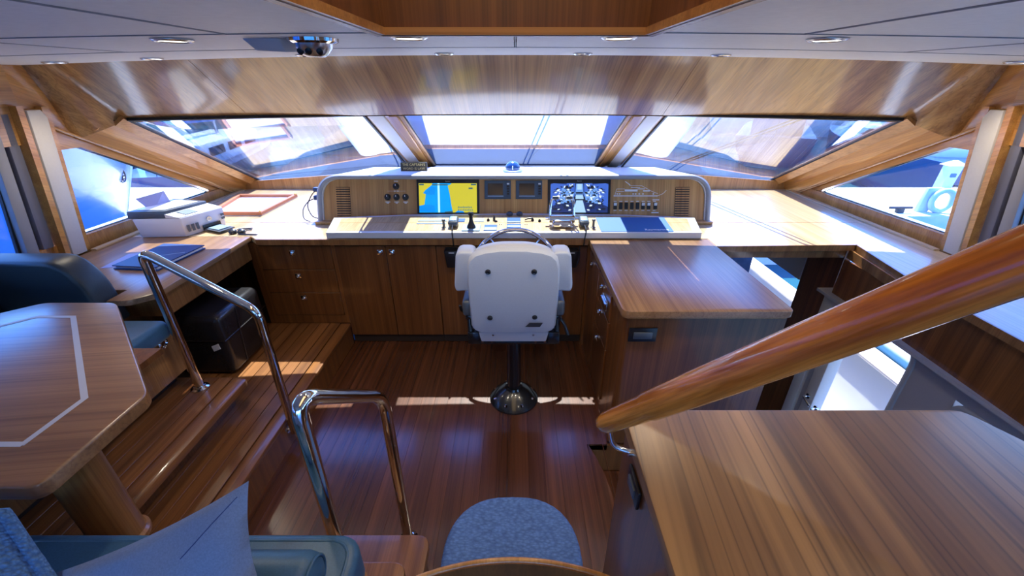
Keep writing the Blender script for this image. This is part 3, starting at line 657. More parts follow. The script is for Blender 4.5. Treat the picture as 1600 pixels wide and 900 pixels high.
# ---- varnished stair rail over it
hr = thing('stair_handrail', 'thick varnished wooden handrail rising over the near cabinet', 'handrail', (0.28, 0.74, 1.17))
a, b = Vector((0.225, 0.79, 1.20)), Vector((0.66, 0.235, 2.0))
a = Vector((0.215, 0.775, 1.222)); b = Vector((0.524, 0.396, 1.83)); d = (b - a)
pts = [a + d * t for t in (0.0, 0.012, 0.04, 0.09, 0.15, 0.235, 0.25, 0.4, 0.6, 0.8, 1.0, 1.44)]
rad = [0.012, 0.019, 0.0235, 0.0245, 0.0255, 0.0265, 0.029, 0.0298, 0.03, 0.03, 0.03, 0.03]
g = G(); g.tube(pts, rad, 24, flat=1.12); obj('rail', g, M['rail_wood'], hr, smooth=60)
q = a + d * 0.055
g = G(); g.tube(fillet([q + Vector((0, 0, -0.02)), q + Vector((0.012, -0.01, -0.075)), (0.296, q.y - 0.02, q.z - 0.085)], 0.03), 0.0065, 10)
g.lathe([(0.022, 0), (0.02, 0.006), (0.009, 0.010), (0.009, 0.02), (0, 0.02)], (0.302, q.y - 0.02, q.z - 0.085), (-1, 0, 0), 16); obj('bracket', g, M['chrome'], hr)

# ---- steel grab rails at the steps
def grab(name, label, pts, r, feet, side=None, fr=0.07):
    t = thing(name, label, 'handrail', feet[0])
    g = G(); g.tube(fillet(pts, fr, 7), r, 16, cap=True); obj('tube', g, M['chrome'], t, smooth=60)
    for f in feet:
        g = G(); g.lathe([(0.046, 0), (0.046, 0.006), (0.032, 0.012), (0.030, 0.02), (r, 0.022)], f, (0, 0, 1), 20); obj('foot_flange', g, M['chrome'], t)
    if side:
        g = G(); g.tube([side, (-1.376, side[1], side[2])], 0.010, 10); g.lathe([(0.026, 0), (0.024, 0.007), (0, 0.008)], (-1.374, side[1], side[2]), (1, 0, 0), 16); obj('side_bracket', g, M['chrome'], t)
    return t
grab('grab_rail', 'polished steel rail bent down the side steps, in front of the black pouf', [(-1.835, 1.885, 0.4), (-1.835, 1.885, 1.255), (-1.36, 1.885, 0.915), (-1.335, 1.84, 0.10)], 0.0235, [(-1.835, 1.885, 0.4)], (-1.335, 1.842, 0.12), 0.06)
grab('grab_rail', 'polished steel hoop rail in the foreground between seat and steps', [(-0.615, 0.875, 0.4), (-0.605, 0.875, 1.225), (-0.515, 1.245, 0.905), (-0.52, 1.245, 0.0)], 0.0235, [(-0.615, 0.875, 0.4), (-0.52, 1.245, 0.0)], None, 0.085)

# ---- helm console: dash panel, hood, tilted desk
hc = thing('helm_console', 'wide teak instrument console under a white arched hood', 'console', (0, 3.3, 0.95))
NZ = Vector((0, -0.29, 0.10)).normalized(); UP = Vector((0, 0.10, 0.29)).normalized()
def dp(x, z, off=0.0): return Vector((x, 3.30 + (z - 1.0) * 0.10 / 0.29, z)) + NZ * off
prof = fillet2([(-1.57, 0.952), (-1.57, 1.285), (1.55, 1.285), (1.55, 0.952)], 0.17, 7, only=(1, 2))
g = G(); g.slab([dp(x, z) for x, z in prof], -NZ * 0.03); obj('dash_panel', g, M['teak_dash'], hc)
# hood: arch with a lip, falling away behind
po = fillet2([(-1.62, 0.952), (-1.62, 1.318), (1.60, 1.318), (1.60, 0.952)], 0.215, 10, only=(1, 2))
pi_ = fillet2([(-1.572, 0.952), (-1.572, 1.286), (1.552, 1.286), (1.552, 0.952)], 0.175, 10, only=(1, 2))
n = len(po)
def arch(g, A, B, ya, yb, ta=0.0, tb=0.0):
    P = []
    for (x, z) in A: P.append((x * (1 - ta * 0), ya + (z - 1.0) * 0.345, z))
    return P
yf = 3.285; g = G()
F0 = [(x, yf + (z - 1.0) * 0.345, z) for x, z in po]; F1 = [(x, yf + (z - 1.0) * 0.345, z) for x, z in pi_]
Bk = [(x * 1.0, 4.40, 0.952 + (z - 0.952) * 0.655) for x, z in po]; Bi = [(x * 0.99, 4.39, 0.952 + (z - 0.952) * 0.6) for x, z in pi_]
P = F0 + F1 + Bk + Bi; F = []
for i in range(n - 1):
    F += [(i, i + 1, n + i + 1, n + i), (i, 2 * n + i, 2 * n + i + 1, i + 1), (n + i, n + i + 1, 3 * n + i + 1, 3 * n + i), (2 * n + i, 3 * n + i, 3 * n + i + 1, 2 * n + i + 1)]
F += [(0, n, 3 * n, 2 * n), (n - 1, 3 * n - 1, 4 * n - 1, 2 * n + n - 1)]
v, f = g.quadmesh(P, F); bmesh.ops.recalc_face_normals(g.bm, faces=f); obj('hood', g, M['hood'], hc, smooth=50)
g = G(); m_ = [((a[0] + b[0]) / 2, (a[1] + b[1]) / 2 - 0.002, (a[2] + b[2]) / 2) for a, b in zip(F0, F1)]; g.tube(m_, 0.0175, 10); obj('hood_edging', g, M['grey_trim'], hc, smooth=60)
g = G(); g.slab([Vector(p) for p in Bk[:n]], (0, 0.012, 0)); obj('hood_back', g, M['hood'], hc)
# base moulding below the hood legs
g = G(); pass
for b_ in ((-1.63, -1.50), (1.48, 1.61)):
    g = G(); g.box(*b_, 3.235, 3.30, 0.951, 0.975, 0.004); obj('base_block', g, M['teak_dash'], hc)
# vents: separate slats in a recess
for x0 in (-1.465, 1.31):
    x1 = x0 + 0.115
    g = G(); g.slab([dp(x0, 1.005, 0.001), dp(x1, 1.005, 0.001), dp(x1, 1.225, 0.001), dp(x0, 1.225, 0.001)], NZ * 0.001); vb = obj('vent_recess', g, M['black'], hc)
    me = None
    for k in range(12):
        z = 1.010 + k * 0.0182
        g = G(); g.slab([dp(x0 + 0.002, z, 0.0015), dp(x1 - 0.002, z, 0.0015), dp(x1 - 0.002, z + 0.010, 0.0015), dp(x0 + 0.002, z + 0.010, 0.0015)], NZ * 0.005); obj('slat', g, M['teak_dash'], vb)
# rotary knobs with their labels, rocker switches, boat outline print
for i, (x, z) in enumerate(((-0.972, 1.230), (-1.045, 1.148), (-0.972, 1.148), (-0.898, 1.148))):
    g = G(); g.lathe([(0.027, 0), (0.027, 0.004), (0.021, 0.006), (0.019, 0.022), (0.015, 0.025), (0, 0.025)], dp(x, z), NZ, 18); kb = obj('rotary_knob', g, M['black'], hc)
    g = G(); g.slab([dp(x - 0.0025, z, 0.0255), dp(x + 0.0025, z, 0.0255), dp(x + 0.0025, z + 0.014, 0.0255), dp(x - 0.0025, z + 0.014, 0.0255)], NZ * 0.001); obj('pointer', g, M['print_white'], kb)
def flat(g, x0, x1, z0, z1, off=0.0012): g.slab([dp(x0, z0, off), dp(x1, z0, off), dp(x1, z1, off), dp(x0, z1, off)], NZ * 0.0004)
g = G()
for x in (-1.045, -0.972, -0.898): flat(g, x - 0.020, x + 0.020, 1.108, 1.114); flat(g, x - 0.010, x + 0.010, 1.100, 1.106)
flat(g, -0.992, -0.976, 1.190, 1.197); flat(g, -0.968, -0.950, 1.190, 1.197); flat(g, -0.988, -0.955, 1.265, 1.271); flat(g, -1.045, -0.898, 1.1925, 1.194)
tag(obj('knob_lettering', g, M['print_white'], hc), kind='stuff')
for i, x in enumerate((0.820, 0.866, 0.911, 0.957, 1.003, 1.049, 1.095, 1.150)):
    lit = i in (0, 5, 6, 7); z0, z1 = 1.056, 1.106
    g = G(); g.slab([dp(x - 0.014, z0, 0.001), dp(x + 0.014, z0, 0.001), dp(x + 0.014, z1, 0.001), dp(x - 0.014, z1, 0.001)], NZ * 0.006); sw_ = obj('rocker_switch', g, M['black'], hc)
    if lit:
        g = G(); g.slab([dp(x - 0.012, 1.083, 0.007), dp(x + 0.012, 1.083, 0.007), dp(x + 0.012, z1 - 0.002, 0.012), dp(x - 0.012, z1 - 0.002, 0.012)], NZ * 0.002); obj('white_cap', g, M['white'], sw_)
g = G()     # printed profile of the boat above the switches
flat(g, 0.805, 1.165, 1.154, 1.160); flat(g, 0.895, 1.0, 1.190, 1.206); flat(g, 1.045, 1.10, 1.190, 1.200); flat(g, 1.0, 1.06, 1.207, 1.213); flat(g, 0.945, 1.02, 1.218, 1.223)
for x in (0.835, 0.855, 0.965, 0.985, 1.015, 1.045, 1.13): flat(g, x - 0.006, x + 0.006, 1.168, 1.176)
for i in range(8): x = 0.82 + 0.046 * i; flat(g, x - 0.012, x + 0.012, 1.114, 1.118); flat(g, x - 0.012, x + 0.012, 1.044, 1.048)
flat(g, 1.125, 1.18, 1.124, 1.130); flat(g, 1.12, 1.18, 1.026, 1.033)
for k in range(7): flat(g, 0.895 + k * 0.006, 0.903 + k * 0.006, 1.262 - k * 0.004, 1.268 - k * 0.004)
def seg(g, a, b, w=0.003):
    a, b = Vector((a[0], 0, a[1])), Vector((b[0], 0, b[1])); dd = (b - a).normalized(); nn = Vector((-dd.z, 0, dd.x)) * w / 2
    g.slab([dp(*(p.x, p.z), 0.0012) for p in (a - nn, b - nn, b + nn, a + nn)], NZ * 0.0004)
for a, b in (((0.93, 1.235), (1.03, 1.235)), ((1.03, 1.235), (1.12, 1.19)), ((1.12, 1.19), (1.165, 1.175)), ((1.165, 1.157), (1.21, 1.175)), ((1.21, 1.175), (1.235, 1.20)), ((0.815, 1.16), (0.83, 1.21)), ((0.83, 1.21), (0.895, 1.21)), ((0.83, 1.19), (0.89, 1.19))): seg(g, a, b)
obj('boat_outline', g, M['print_white'], hc)

# tilted desk in front of the dash
def dk(x, y, off=0.0): return Vector((x, y, 1.0 + 0.079 * (y - 2.9) + off))
fr = [(-1.395, 2.895), (1.375, 2.895), (1.435, 3.20), (0.9, 3.262), (0.0, 3.292), (-0.9, 3.262), (-1.45, 3.20)]
g = G(); g.slab([dk(*p) for p in fr], (0, 0, -0.043), 0.004, 2); obj('desk_frame', g, M['desk_trim'], hc)
inn = [(-1.335, 2.925), (1.315, 2.925), (1.365, 3.172), (0.88, 3.228), (0.0, 3.256), (-0.88, 3.228), (-1.38, 3.172)]
g = G(); g.slab([dk(x, y, 0.0015) for x, y in inn], (0, 0, -0.004)); obj('desk_panel', g, M['teak_top'], hc)
g = G(); g.slab([dk(-1.36, 3.082, 0.0018), dk(1.345, 3.082, 0.0018), dk(1.345, 3.088, 0.0018), dk(-1.36, 3.088, 0.0018)], (0, 0, 0.0004)); obj('desk_seam', g, M['teak_dash'], hc)
def dplate(name, mat, x0, x1, y0, y1, h=0.004, parent=hc, bev=0.0015):
    g = G(); g.slab([dk(x0, y0, h + .0015), dk(x1, y0, h + .0015), dk(x1, y1, h + .0015), dk(x0, y1, h + .0015)], (0, 0, -h), bev, 1); return obj(name, g, mat, parent)
p = dplate('instrument_panel', M['panel_blue'], -0.235, -0.138, 2.925, 3.035); dplate('pale_band', M['panel_pale'], -0.232, -0.141, 2.93, 2.985, 0.0055, p, 0)
p = dplate('instrument_panel', M['panel_blue'], -0.064, 0.042, 3.078, 3.18); dplate('pale_band', M['panel_pale'], -0.06, 0.038, 3.08, 3.10, 0.0055, p, 0)
p = dplate('instrument_panel', M['panel_blue'], -0.064, 0.044, 2.98, 3.055); dplate('pale_band', M['panel_pale'], -0.06, 0.04, 2.985, 3.02, 0.0055, p, 0)
dplate('instrument_panel', M['panel_pale'], -0.32, -0.245, 3.10, 3.17); dplate('instrument_panel', M['panel_blue'], -0.475, -0.395, 3.095, 3.165)
p = dplate('blank_panel', M['panel_pale'], -0.76, -0.535, 3.055, 3.075); dplate('blank_panel', M['panel_pale'], -0.76, -0.53, 3.11, 3.135)
for x, y, h, r in ((-0.211, 3.12, 0.022, 0.012), (-0.165, 3.13, 0.04, 0.010), (0.136, 3.12, 0.026, 0.012), (0.19, 3.105, 0.022, 0.012), (-0.15, 3.105, 0.012, 0.014)):
    g = G(); g.lathe([(r, 0), (r * 0.9, h * 0.5), (r * 0.4, h), (0, h)], dk(x, y), (0, 0.0, 1), 12); obj('toggle', g, M['black'], hc)
g = G(); g.tube([dk(0.075, 3.115, 0.012), dk(0.10, 3.12, 0.022), dk(0.135, 3.13, 0.02)], 0.006, 8); obj('toggle_lever', g, M['black'], hc)
for x in (-0.12, -0.105, 0.075, 0.09):
    g = G(); g.lathe([(0.004, 0), (0.003, 0.005), (0, 0.005)], dk(x, 3.045), (0, 0, 1), 8); obj('indicator', g, M['print_dark'], hc)
for x in (-0.045, 0.035):
    g = G(); g.lathe([(0.026, 0), (0.026, 0.018), (0.018, 0.024), (0.018, 0.019), (0, 0.019)], dk(x, 3.245, 0.002), (0, -0.3, 1), 16); obj('gauge_button', g, M['prn_dk'], hc)

# ---- displays set in the dash
def screen_frame(name, label, x0, x1, z0, z1, bz, frame_mat, th=0.012, cat='screen'):
    t = thing(name, label, cat, dp((x0 + x1) / 2, z0, 0.001))
    g = G(); g.slab([dp(x0, z0, th), dp(x1, z0, th), dp(x1, z1, th), dp(x0, z1, th)], -NZ * (th - 0.001), 0.003, 1); obj('bezel', g, frame_mat, t); return t
def emis(name, col, s=1.0): return plain(name, (0.01, 0.01, 0.01), 0.3, emit=col, estr=s)
cp = screen_frame('chart_plotter', 'chart screen showing blue water between yellow land', -0.803, -0.293, 1.022, 1.280, 0.02, M['black'])
LA, WA, WB, WL, DG = emis('chart_yellow', (0.62, 0.56, 0.035), 1.0), emis('chart_blue', (0.0, 0.36, 0.95), 1.0), emis('chart_deep_blue', (0.0, 0.27, 0.9), 1.0), emis('chart_track', (0.45, 0.85, 1.0), 1.1), emis('chart_print', (0.05, 0.16, 0.22), 0.8)
SX0, SX1, SZ0, SZ1 = -0.785, -0.313, 1.030, 1.252
def sp(u, v, off): return dp(SX0 + (SX1 - SX0) * u, SZ0 + (SZ1 - SZ0) * v, 0.012 + off)
def poly(g, pts, off, mi=0): g.mi = mi; g.slab([sp(u, v, off) for u, v in pts], NZ * 0.0003)
g = G(); poly(g, [(0, 0), (1, 0), (1, 1), (0, 1)], 0.0002); obj('chart_land', g, LA, cp)
g = G(); poly(g, [(0, 0), (.58, 0), (.555, .28), (.53, .65), (.50, .92), (.56, .97), (.56, 1), (.24, 1), (.22, .93), (.11, .76), (.07, .66), (.12, .63), (.09, .27), (.0, .23)], 0.0006); obj('chart_water', g, WA, cp)
for q_ in ([(0, 0.04), (.27, 0.02), (.27, .24), (.15, .27), (.0, .23)], [(.13, .62), (.27, .60), (.30, .86), (.20, .90), (.08, .67)], [(.62, 0), (.78, 0), (.76, .05), (.66, .06)]):
    g = G(); poly(g, q_, 0.0010); obj('chart_shallows', g, WB, cp)
g = G(); poly(g, [(.325, 0), (.36, 0), (.36, 1), (.325, 1)], 0.0014); obj('chart_track', g, WL, cp)
g = G(); poly(g, [(.23, .925), (.5, .925), (.5, .965), (.23, .965)], 0.0014); poly(g, [(.44, .0), (.58, .0), (.58, .06), (.44, .03)], 0.0014)
for u, v, w in ((.01, .93, .08), (.90, .93, .09), (.86, .80, .07)): poly(g, [(u, v), (u + w, v), (u + w, v + .05), (u, v + .05)], 0.0014)
obj('chart_marks', g, DG, cp)
for v, w in ((.15, .25), (.06, .27)):
    g = G()
    for k in range(9):
        u = .67 + w * k / 9; poly(g, [(u, v), (u + .018, v), (u + .018, v + .05 + .02 * (k % 3 == 0)), (u, v + .05)], 0.0014)
    obj('chart_caption', g, emis('chart_caption_print', (0.12, 0.30, 0.28), 0.8), cp)
text('brand_lettering', 'Raymarine', 0.009, M['print_white'], dp(-0.548, 1.266, 0.013), (1, 0, 0), UP, cp)

mo = screen_frame('camera_monitor', 'monitor showing a blue camera picture of the engine room', 0.266, 0.778, 1.022, 1.280, 0.02, M['black'])
SX0, SX1 = 0.288, 0.758
pics = [emis('picture_%d' % i, c, 1.0) for i, c in enumerate(((0.012, 0.03, 0.16), (0.05, 0.14, 0.62), (0.16, 0.36, 0.85), (0.42, 0.68, 0.95), (0.75, 0.9, 1.0), (0.01, 0.015, 0.035)))]
for nm, mi, shapes in (
    ('picture_ground', 0, [[(0, 0), (1, 0), (1, 1), (0, 1)]]),
    ('picture_walls', 1, [[(0, .2), (.12, .3), (.3, .95), (.05, 1), (0, .95)], [(1, .2), (.88, .3), (.7, .95), (.95, 1), (1, .95)], [(.28, .6), (.42, .55), (.42, 1), (.28, 1)], [(.58, .55), (.72, .6), (.72, 1), (.58, 1)]]),
    ('picture_pipes', 2, [[(.15, .3), (.38, .35), (.42, .7), (.2, .85)], [(.85, .3), (.62, .35), (.58, .7), (.8, .85)], [(.43, .62), (.57, .62), (.56, .98), (.44, .98)]]),
    ('picture_floor', 3, [[(.40, 0), (.62, 0), (.56, .42), (.45, .42)], [(.42, .44), (.58, .44), (.56, .6), (.44, .6)], [(.46, .78), (.54, .78), (.54, .97), (.46, .97)]])):
    for s_ in shapes:
        g = G(); poly(g, s_, 0.0002 + 0.0004 * mi); obj(nm, g, pics[mi], mo)
rng = random.Random(3); gd, gl_ = G(), G()
for k in range(95):
    u = rng.uniform(.04, .38); v = rng.uniform(.03, .9); w, h = rng.uniform(.01, .05), rng.uniform(.02, .08); sk = rng.uniform(-.03, .03)
    q = [(u, v), (u + w, v + sk * .3), (u + w + sk, v + h), (u + sk, v + h)]
    bright = rng.random() < (0.20 if v < .45 else .42)
    for mirror in (0, 1):
        pp = [(1 - a, b) for a, b in q][::-1] if mirror else q
        poly(gl_ if bright else gd, pp, 0.0021 + 0.0004 * bright)
tag(obj('picture_shadows', gd, pics[5], mo), kind='stuff'); tag(obj('picture_lights', gl_, pics[4], mo), kind='stuff')
for s_ in ([(.42, .42), (.60, .42), (.60, .46), (.42, .46)], [(.41, .40), (.435, .40), (.435, .54), (.41, .54)], [(.575, .40), (.60, .40), (.60, .54), (.575, .54)], [(.44, .64), (.56, .64), (.56, .70), (.44, .70)], [(.36, .86), (.40, .86), (.40, .92), (.36, .92)]):
    g = G(); poly(g, s_, 0.0030); obj('picture_gate', g, pics[5], mo)
text('brand_lettering', 'Raymarine', 0.009, M['print_white'], dp(0.522, 1.268, 0.013), (1, 0, 0), UP, mo)

for x0, x1, lab in ((-0.25, -0.036, 'small blue-grey display with dark screen, the one beside the yellow chart'), (0.006, 0.220, 'small blue-grey display with dark screen, the one beside the camera monitor')):
    t = screen_frame('autopilot_display', lab, x0, x1, 1.133, 1.272, 0.02, M['mfd'], 0.014, 'display'); t['group'] = 'small displays on the dash'
    g = G(); g.slab([dp(x0 + .027, 1.163, .0145), dp(x0 + .150, 1.163, .0145), dp(x0 + .150, 1.250, .0145), dp(x0 + .027, 1.250, .0145)], NZ * 0.001); obj('screen', g, M['screen_off'], t)
    g = G(); g.slab([dp(x0 + .025, 1.150, .0145), dp(x0 + .155, 1.150, .0145), dp(x0 + .155, 1.158, .0145), dp(x0 + .025, 1.158, .0145)], NZ * 0.001); obj('label_strip', g, M['panel_pale'], t)
    for k in range(5):
        g = G(); g.slab([dp(x0 + .182, 1.165 + k * .019, .0145), dp(x0 + .202, 1.165 + k * .019, .0145), dp(x0 + .202, 1.177 + k * .019, .0145), dp(x0 + .182, 1.177 + k * .019, .0145)], NZ * 0.004); obj('button', g, M['black'] if k < 4 else M['print_white'], t)

# ---- things on the hood
sg = thing('captain_sign', 'small dark name board with gold capitals on the white hood', 'sign', (-0.902, 3.76, 1.277))
def sgn(x, v, o=0.0): return Vector((x, 3.755 + 0.012 * v - o, 1.277 + 0.076 * v))
g = G(); g.hexa([sgn(-1.02, 0), sgn(-0.785, 0), sgn(-0.785, 0, -.018), sgn(-1.02, 0, -.018), sgn(-1.02, 1), sgn(-0.785, 1), sgn(-0.785, 1, -.018), sgn(-1.02, 1, -.018)], 0.002, 1); obj('board', g, M['sign'], sg)
sn = Vector((0, 0.012, 0.076)).normalized()
text('lettering', "THE CAPTAIN'S", 0.029, M['brass'], sgn(-0.902, 0.73, .0008), (1, 0, 0), sn, sg)
text('lettering', 'WORD IS LAW', 0.029, M['brass'], sgn(-0.902, 0.29, .0008), (1, 0, 0), sn, sg)
co = thing('compass', 'round blue domed compass in the middle of the white hood', 'compass', (-0.022, 3.70, 1.292))
g = G(); g.lathe([(0.088, 0.0), (0.088, 0.010), (0.072, 0.018), (0, 0.018)], (-0.022, 3.70, 1.291), n=28); obj('base_ring', g, M['panel_pale'], co)
g = G(); g.lathe([(0.064, 0.0)] + [(0.064 * math.cos(a * math.pi / 16), 0.012 + 0.052 * math.sin(a * math.pi / 16)) for a in range(0, 8)] + [(0, 0.064)], (-0.022, 3.70, 1.309), n=28); obj('dome', g, M['compass'], co, smooth=60)
g = G(); g.box(-0.026, -0.018, 3.634, 3.640, 1.313, 1.345); obj('lubber_mark', g, M['print_white'], co)
kb = thing('cable', 'thin black cable looping on the worktop at the end of the hood', 'cable', (-1.66, 3.36, 0.951))
g = G(); g.tube(fillet([(-1.635, 3.42, 1.20), (-1.67, 3.38, 1.17), (-1.72, 3.34, 1.08), (-1.69, 3.33, 0.99), (-1.645, 3.36, 0.96)], 0.05), 0.004, 6); g.tube(fillet([(-1.635, 3.42, 1.13), (-1.70, 3.36, 1.12), (-1.76, 3.34, 1.05), (-1.76, 3.32, 0.97), (-1.70, 3.30, 0.957)], 0.05), 0.0035, 6); obj('wires', g, M['black'], kb)
g = G(); g.box(-1.665, -1.622, 3.39, 3.43, 1.18, 1.215, 0.006); g.box(-1.67, -1.622, 3.38, 3.42, 1.115, 1.15, 0.006); obj('plugs', g, M['navy'], kb)

# ---- controls on the desk
def handset(x, y, label, sgn):
    t = thing('radio_handset', label, 'radio', tuple(dk(x, y)), 'radio handsets on the helm desk')
    g = G(); g.hexa([dk(x - .032, y - .05, .012), dk(x + .032, y - .05, .012), dk(x + .034, y + .05, .002), dk(x - .034, y + .05, .002), dk(x - .040, y - .05, .05), dk(x + .040, y - .05, .05), dk(x + .036, y + .055, .062), dk(x - .036, y + .055, .062)], 0.014, 3); obj('shell', g, M['prn_dk'], t)
    g = G(); g.hexa([dk(x - .028, y - .035, .056), dk(x + .028, y - .035, .056), dk(x + .026, y + .035, .062), dk(x - .026, y + .035, .062), dk(x - .026, y - .03, .060), dk(x + .026, y - .03, .060), dk(x + .024, y + .03, .066), dk(x - .024, y + .03, .066)], 0.001, 1); obj('face', g, M['panel_pale'], t)
    g = G(); g.box(x - 0.03, x + 0.03, y - 0.02, y + 0.04, dk(x, y).z, dk(x, y).z + 0.014, 0.004); obj('cradle', g, M['brass'], t)
    g = G(); g.tube(fillet([dk(x, y - .05, .03), dk(x + .004, 2.89, .02), (x + .01 * sgn, 2.868, 0.96), (x + .012 * sgn, 2.876, 0.90)], 0.03), 0.005, 8); obj('cord', g, M['black'], t)
    x2 = x - sgn * 0.07
    g = G(); g.lathe([(0.018, 0), (0.018, 0.004), (0.009, 0.008), (0.009, 0.05), (0.013, 0.055), (0.013, 0.065), (0, 0.068)], dk(x2, y - 0.03), n=12); obj('hook', g, M['prn_dk'], t)
handset(-0.469, 3.02, 'grey radio handset on the helm desk nearer the chart screen', 1)
handset(0.520, 3.02, 'grey radio handset on the helm desk nearer the blue cover sheet', -1)
for x0, x1, lab in ((-0.53, -0.415, 'black speaker box hanging below the desk, beside the two-door cabinet'), (0.365, 0.475, 'black speaker box hanging below the desk, beside the island cabinet')):
    t = thing('speaker_box', lab, 'speaker', ((x0 + x1) / 2, 2.92, 0.74), 'speaker boxes under the helm desk')
    g = G(); g.hexa([(x0 + .015, 2.85, .735), (x1 - .015, 2.85, .735), (x1 - .01, 2.929, .735), (x0 + .01, 2.929, .735), (x0, 2.84, .875), (x1, 2.84, .875), (x1, 2.929, .875), (x0, 2.929, .875)], 0.008); obj('case', g, M['black'], t)
    g = G(); g.slab([((x0 + x1) / 2 - .02, 2.8405, .858), ((x0 + x1) / 2 + .02, 2.8405, .858), ((x0 + x1) / 2 + .02, 2.8405, .864), ((x0 + x1) / 2 - .02, 2.8405, .864)], (0, -0.001, 0)); obj('badge', g, M['print_white'], t)
    g = G(); g.tube(fillet([(x1 + .004, 2.87, .90), (x1 + .006, 2.86, .80), (x1 - .02, 2.85, .742)], 0.03), 0.005, 8); obj('lead', g, M['black'], t)
js = thing('joystick', 'black joystick on a pale square plate on the helm desk', 'joystick', tuple(dk(-0.335, 2.98)))
g = G(); g.slab([dk(-0.398, 2.918, .008), dk(-0.262, 2.918, .008), dk(-0.262, 3.035, .008), dk(-0.398, 3.035, .008)], (0, 0, -0.006), 0.003, 1); obj('plate', g, M['panel_pale'], js)
g = G(); g.lathe([(0.034, 0), (0.031, 0.012), (0.020, 0.035), (0.014, 0.055), (0.013, 0.085), (0.022, 0.100), (0.020, 0.115), (0, 0.118)], dk(-0.33, 2.975, .008), (0, 0.12, 1), 18); obj('stick', g, M['black'], js, smooth=60)
th = thing('throttle_control', 'chrome engine control with two tall bent levers on the helm desk', 'throttle', tuple(dk(0.355, 3.02)))
g = G(); c0 = dk(0.355, 3.03)
g.hexa([c0 + Vector(p) for p in ((-.085, -.07, .002), (.085, -.07, .002), (.075, .07, .002), (-.075, .07, .002), (-.07, -.045, .045), (.07, -.045, .045), (.06, .045, .07), (-.06, .045, .07))], 0.014, 3); obj('base', g, M['chrome'], th)
g = G(); g.lathe([(0.03, -0.095), (0.03, 0.095)], c0 + Vector((0, 0.01, 0.05)), (1, 0, 0), 18); obj('hub', g, M['chrome'], th)
for s in (-1, 1):
    g = G(); g.tube(fillet([c0 + Vector((s * .092, 0.01, .05)), c0 + Vector((s * .088, 0.03, .15)), c0 + Vector((s * .078, 0.045, .20)), c0 + Vector((s * .02, 0.045, .205))], 0.03), 0.011, 10); lv = obj('lever', g, M['chrome'], th, smooth=60)
    g = G(); g.lathe([(0.013, 0), (0.013, 0.045)], c0 + Vector((s * .075, 0.045, .203)), (-s, 0, 0), 12); obj('grip', g, M['prn_dk'], lv)
    g = G(); g.lathe([(0.012, 0), (0.012, 0.03), (0, 0.03)], c0 + Vector((s * .095, 0.01, .05)), (s, 0, 0), 12); obj('side_knob', g, M['chrome'], th)
bm_ = thing('cover_sheet', 'flat blue cover sheet with white lettering on the helm desk', 'cover', tuple(dk(0.9, 3.0)))
g = G(); g.slab([dk(0.636, 2.908, .004), dk(1.172, 2.908, .004), dk(1.186, 3.19, .004), (dk(0.640, 3.19, .004))], (0, 0, -0.002)); obj('sheet', g, M['mat_blue'], bm_)
text('brand_lettering', 'Raymarine', 0.042, M['print_white'], dk(1.055, 2.94, .0048), (1, 0, 0), (0, 1, 0.079), bm_, squeeze=1.0)

# ---- steering wheel on the cabinet face
sw_ = thing('steering_wheel', 'chrome steering wheel with five spokes before the helm chair', 'steering wheel', (0, 2.92, 0.80))
ax_ = Vector((0, -0.94, 0.34)).normalized(); c0 = Vector((0.0, 2.73, 0.748)); u = Vector((1, 0, 0)); v = ax_.cross(u).normalized(); Rw = 0.315
if v.z < 0: v = -v
g = G(); g.tube([c0 + (u * math.cos(a * math.pi / 24) + v * math.sin(a * math.pi / 24)) * Rw for a in range(48)], 0.0155, 12, closed=True); obj('rim', g, M['chrome'], sw_, smooth=60)
for k in range(5):
    a = R(90 + 36 + 72 * k); dd = u * math.cos(a) + v * math.sin(a)
    g = G(); g.tube([c0 - ax_ * 0.05 + dd * 0.04, c0 + dd * (Rw - 0.008)], 0.0075, 8); obj('spoke', g, M['chrome'], sw_)
g = G(); g.lathe([(0.05, -0.075), (0.055, -0.06), (0.055, -0.03), (0.03, -0.02), (0, -0.018)], c0, ax_, 20); obj('hub', g, M['chrome'], sw_)
g = G(); g.tube([c0 - ax_ * 0.06, Vector((0, 2.927, 0.690))], 0.03, 14); obj('shaft', g, M['black_metal'], sw_)

# ---- helm chair
ch = thing('helm_chair', 'pale grey helm chair on a black pedestal, seen from behind', 'chair', (-0.009, 2.25, 0.0))
CX = -0.009
g = G(); g.lathe([(0.168, 0.0), (0.168, 0.012), (0.155, 0.028), (0.105, 0.075), (0.062, 0.10), (0.055, 0.115), (0, 0.115)], (CX, 2.25, 0.0), n=36); bs = obj('pedestal_base', g, M['black_metal'], ch, smooth=30)
for k in range(8):
    a = R(22.5 + 45 * k); g = G(); g.lathe([(0.011, 0), (0.010, 0.008), (0, 0.010)], (CX + 0.138 * math.cos(a), 2.25 + 0.138 * math.sin(a), 0.038), (0.3 * math.cos(a), 0.3 * math.sin(a), 1), 10); obj('bolt', g, M['chrome'], bs)
g = G(); g.lathe([(0.047, 0.10), (0.047, 0.60), (0, 0.60)], (CX, 2.25, 0.0), n=24); obj('column', g, M['black_metal'], ch)
g = G(); g.box(CX - 0.26, CX + 0.26, 2.06, 2.44, 0.585, 0.61, 0.006); g.box(CX - 0.27, CX - 0.20, 2.04, 2.3, 0.60, 0.68, 0.006); g.box(CX + 0.20, CX + 0.27, 2.04, 2.3, 0.60, 0.68, 0.006)
obj('slide_frame', g, M['black_metal'], ch)
for x in (-0.235, -0.185, -0.13, 0.13, 0.185, 0.235):
    g = G(); g.lathe([(0.008, 0), (0.007, 0.006), (0, 0.007)], (CX + x, 2.056, 0.612), (0, -1, 0), 8); obj('bolt', g, M['chrome'], ch)
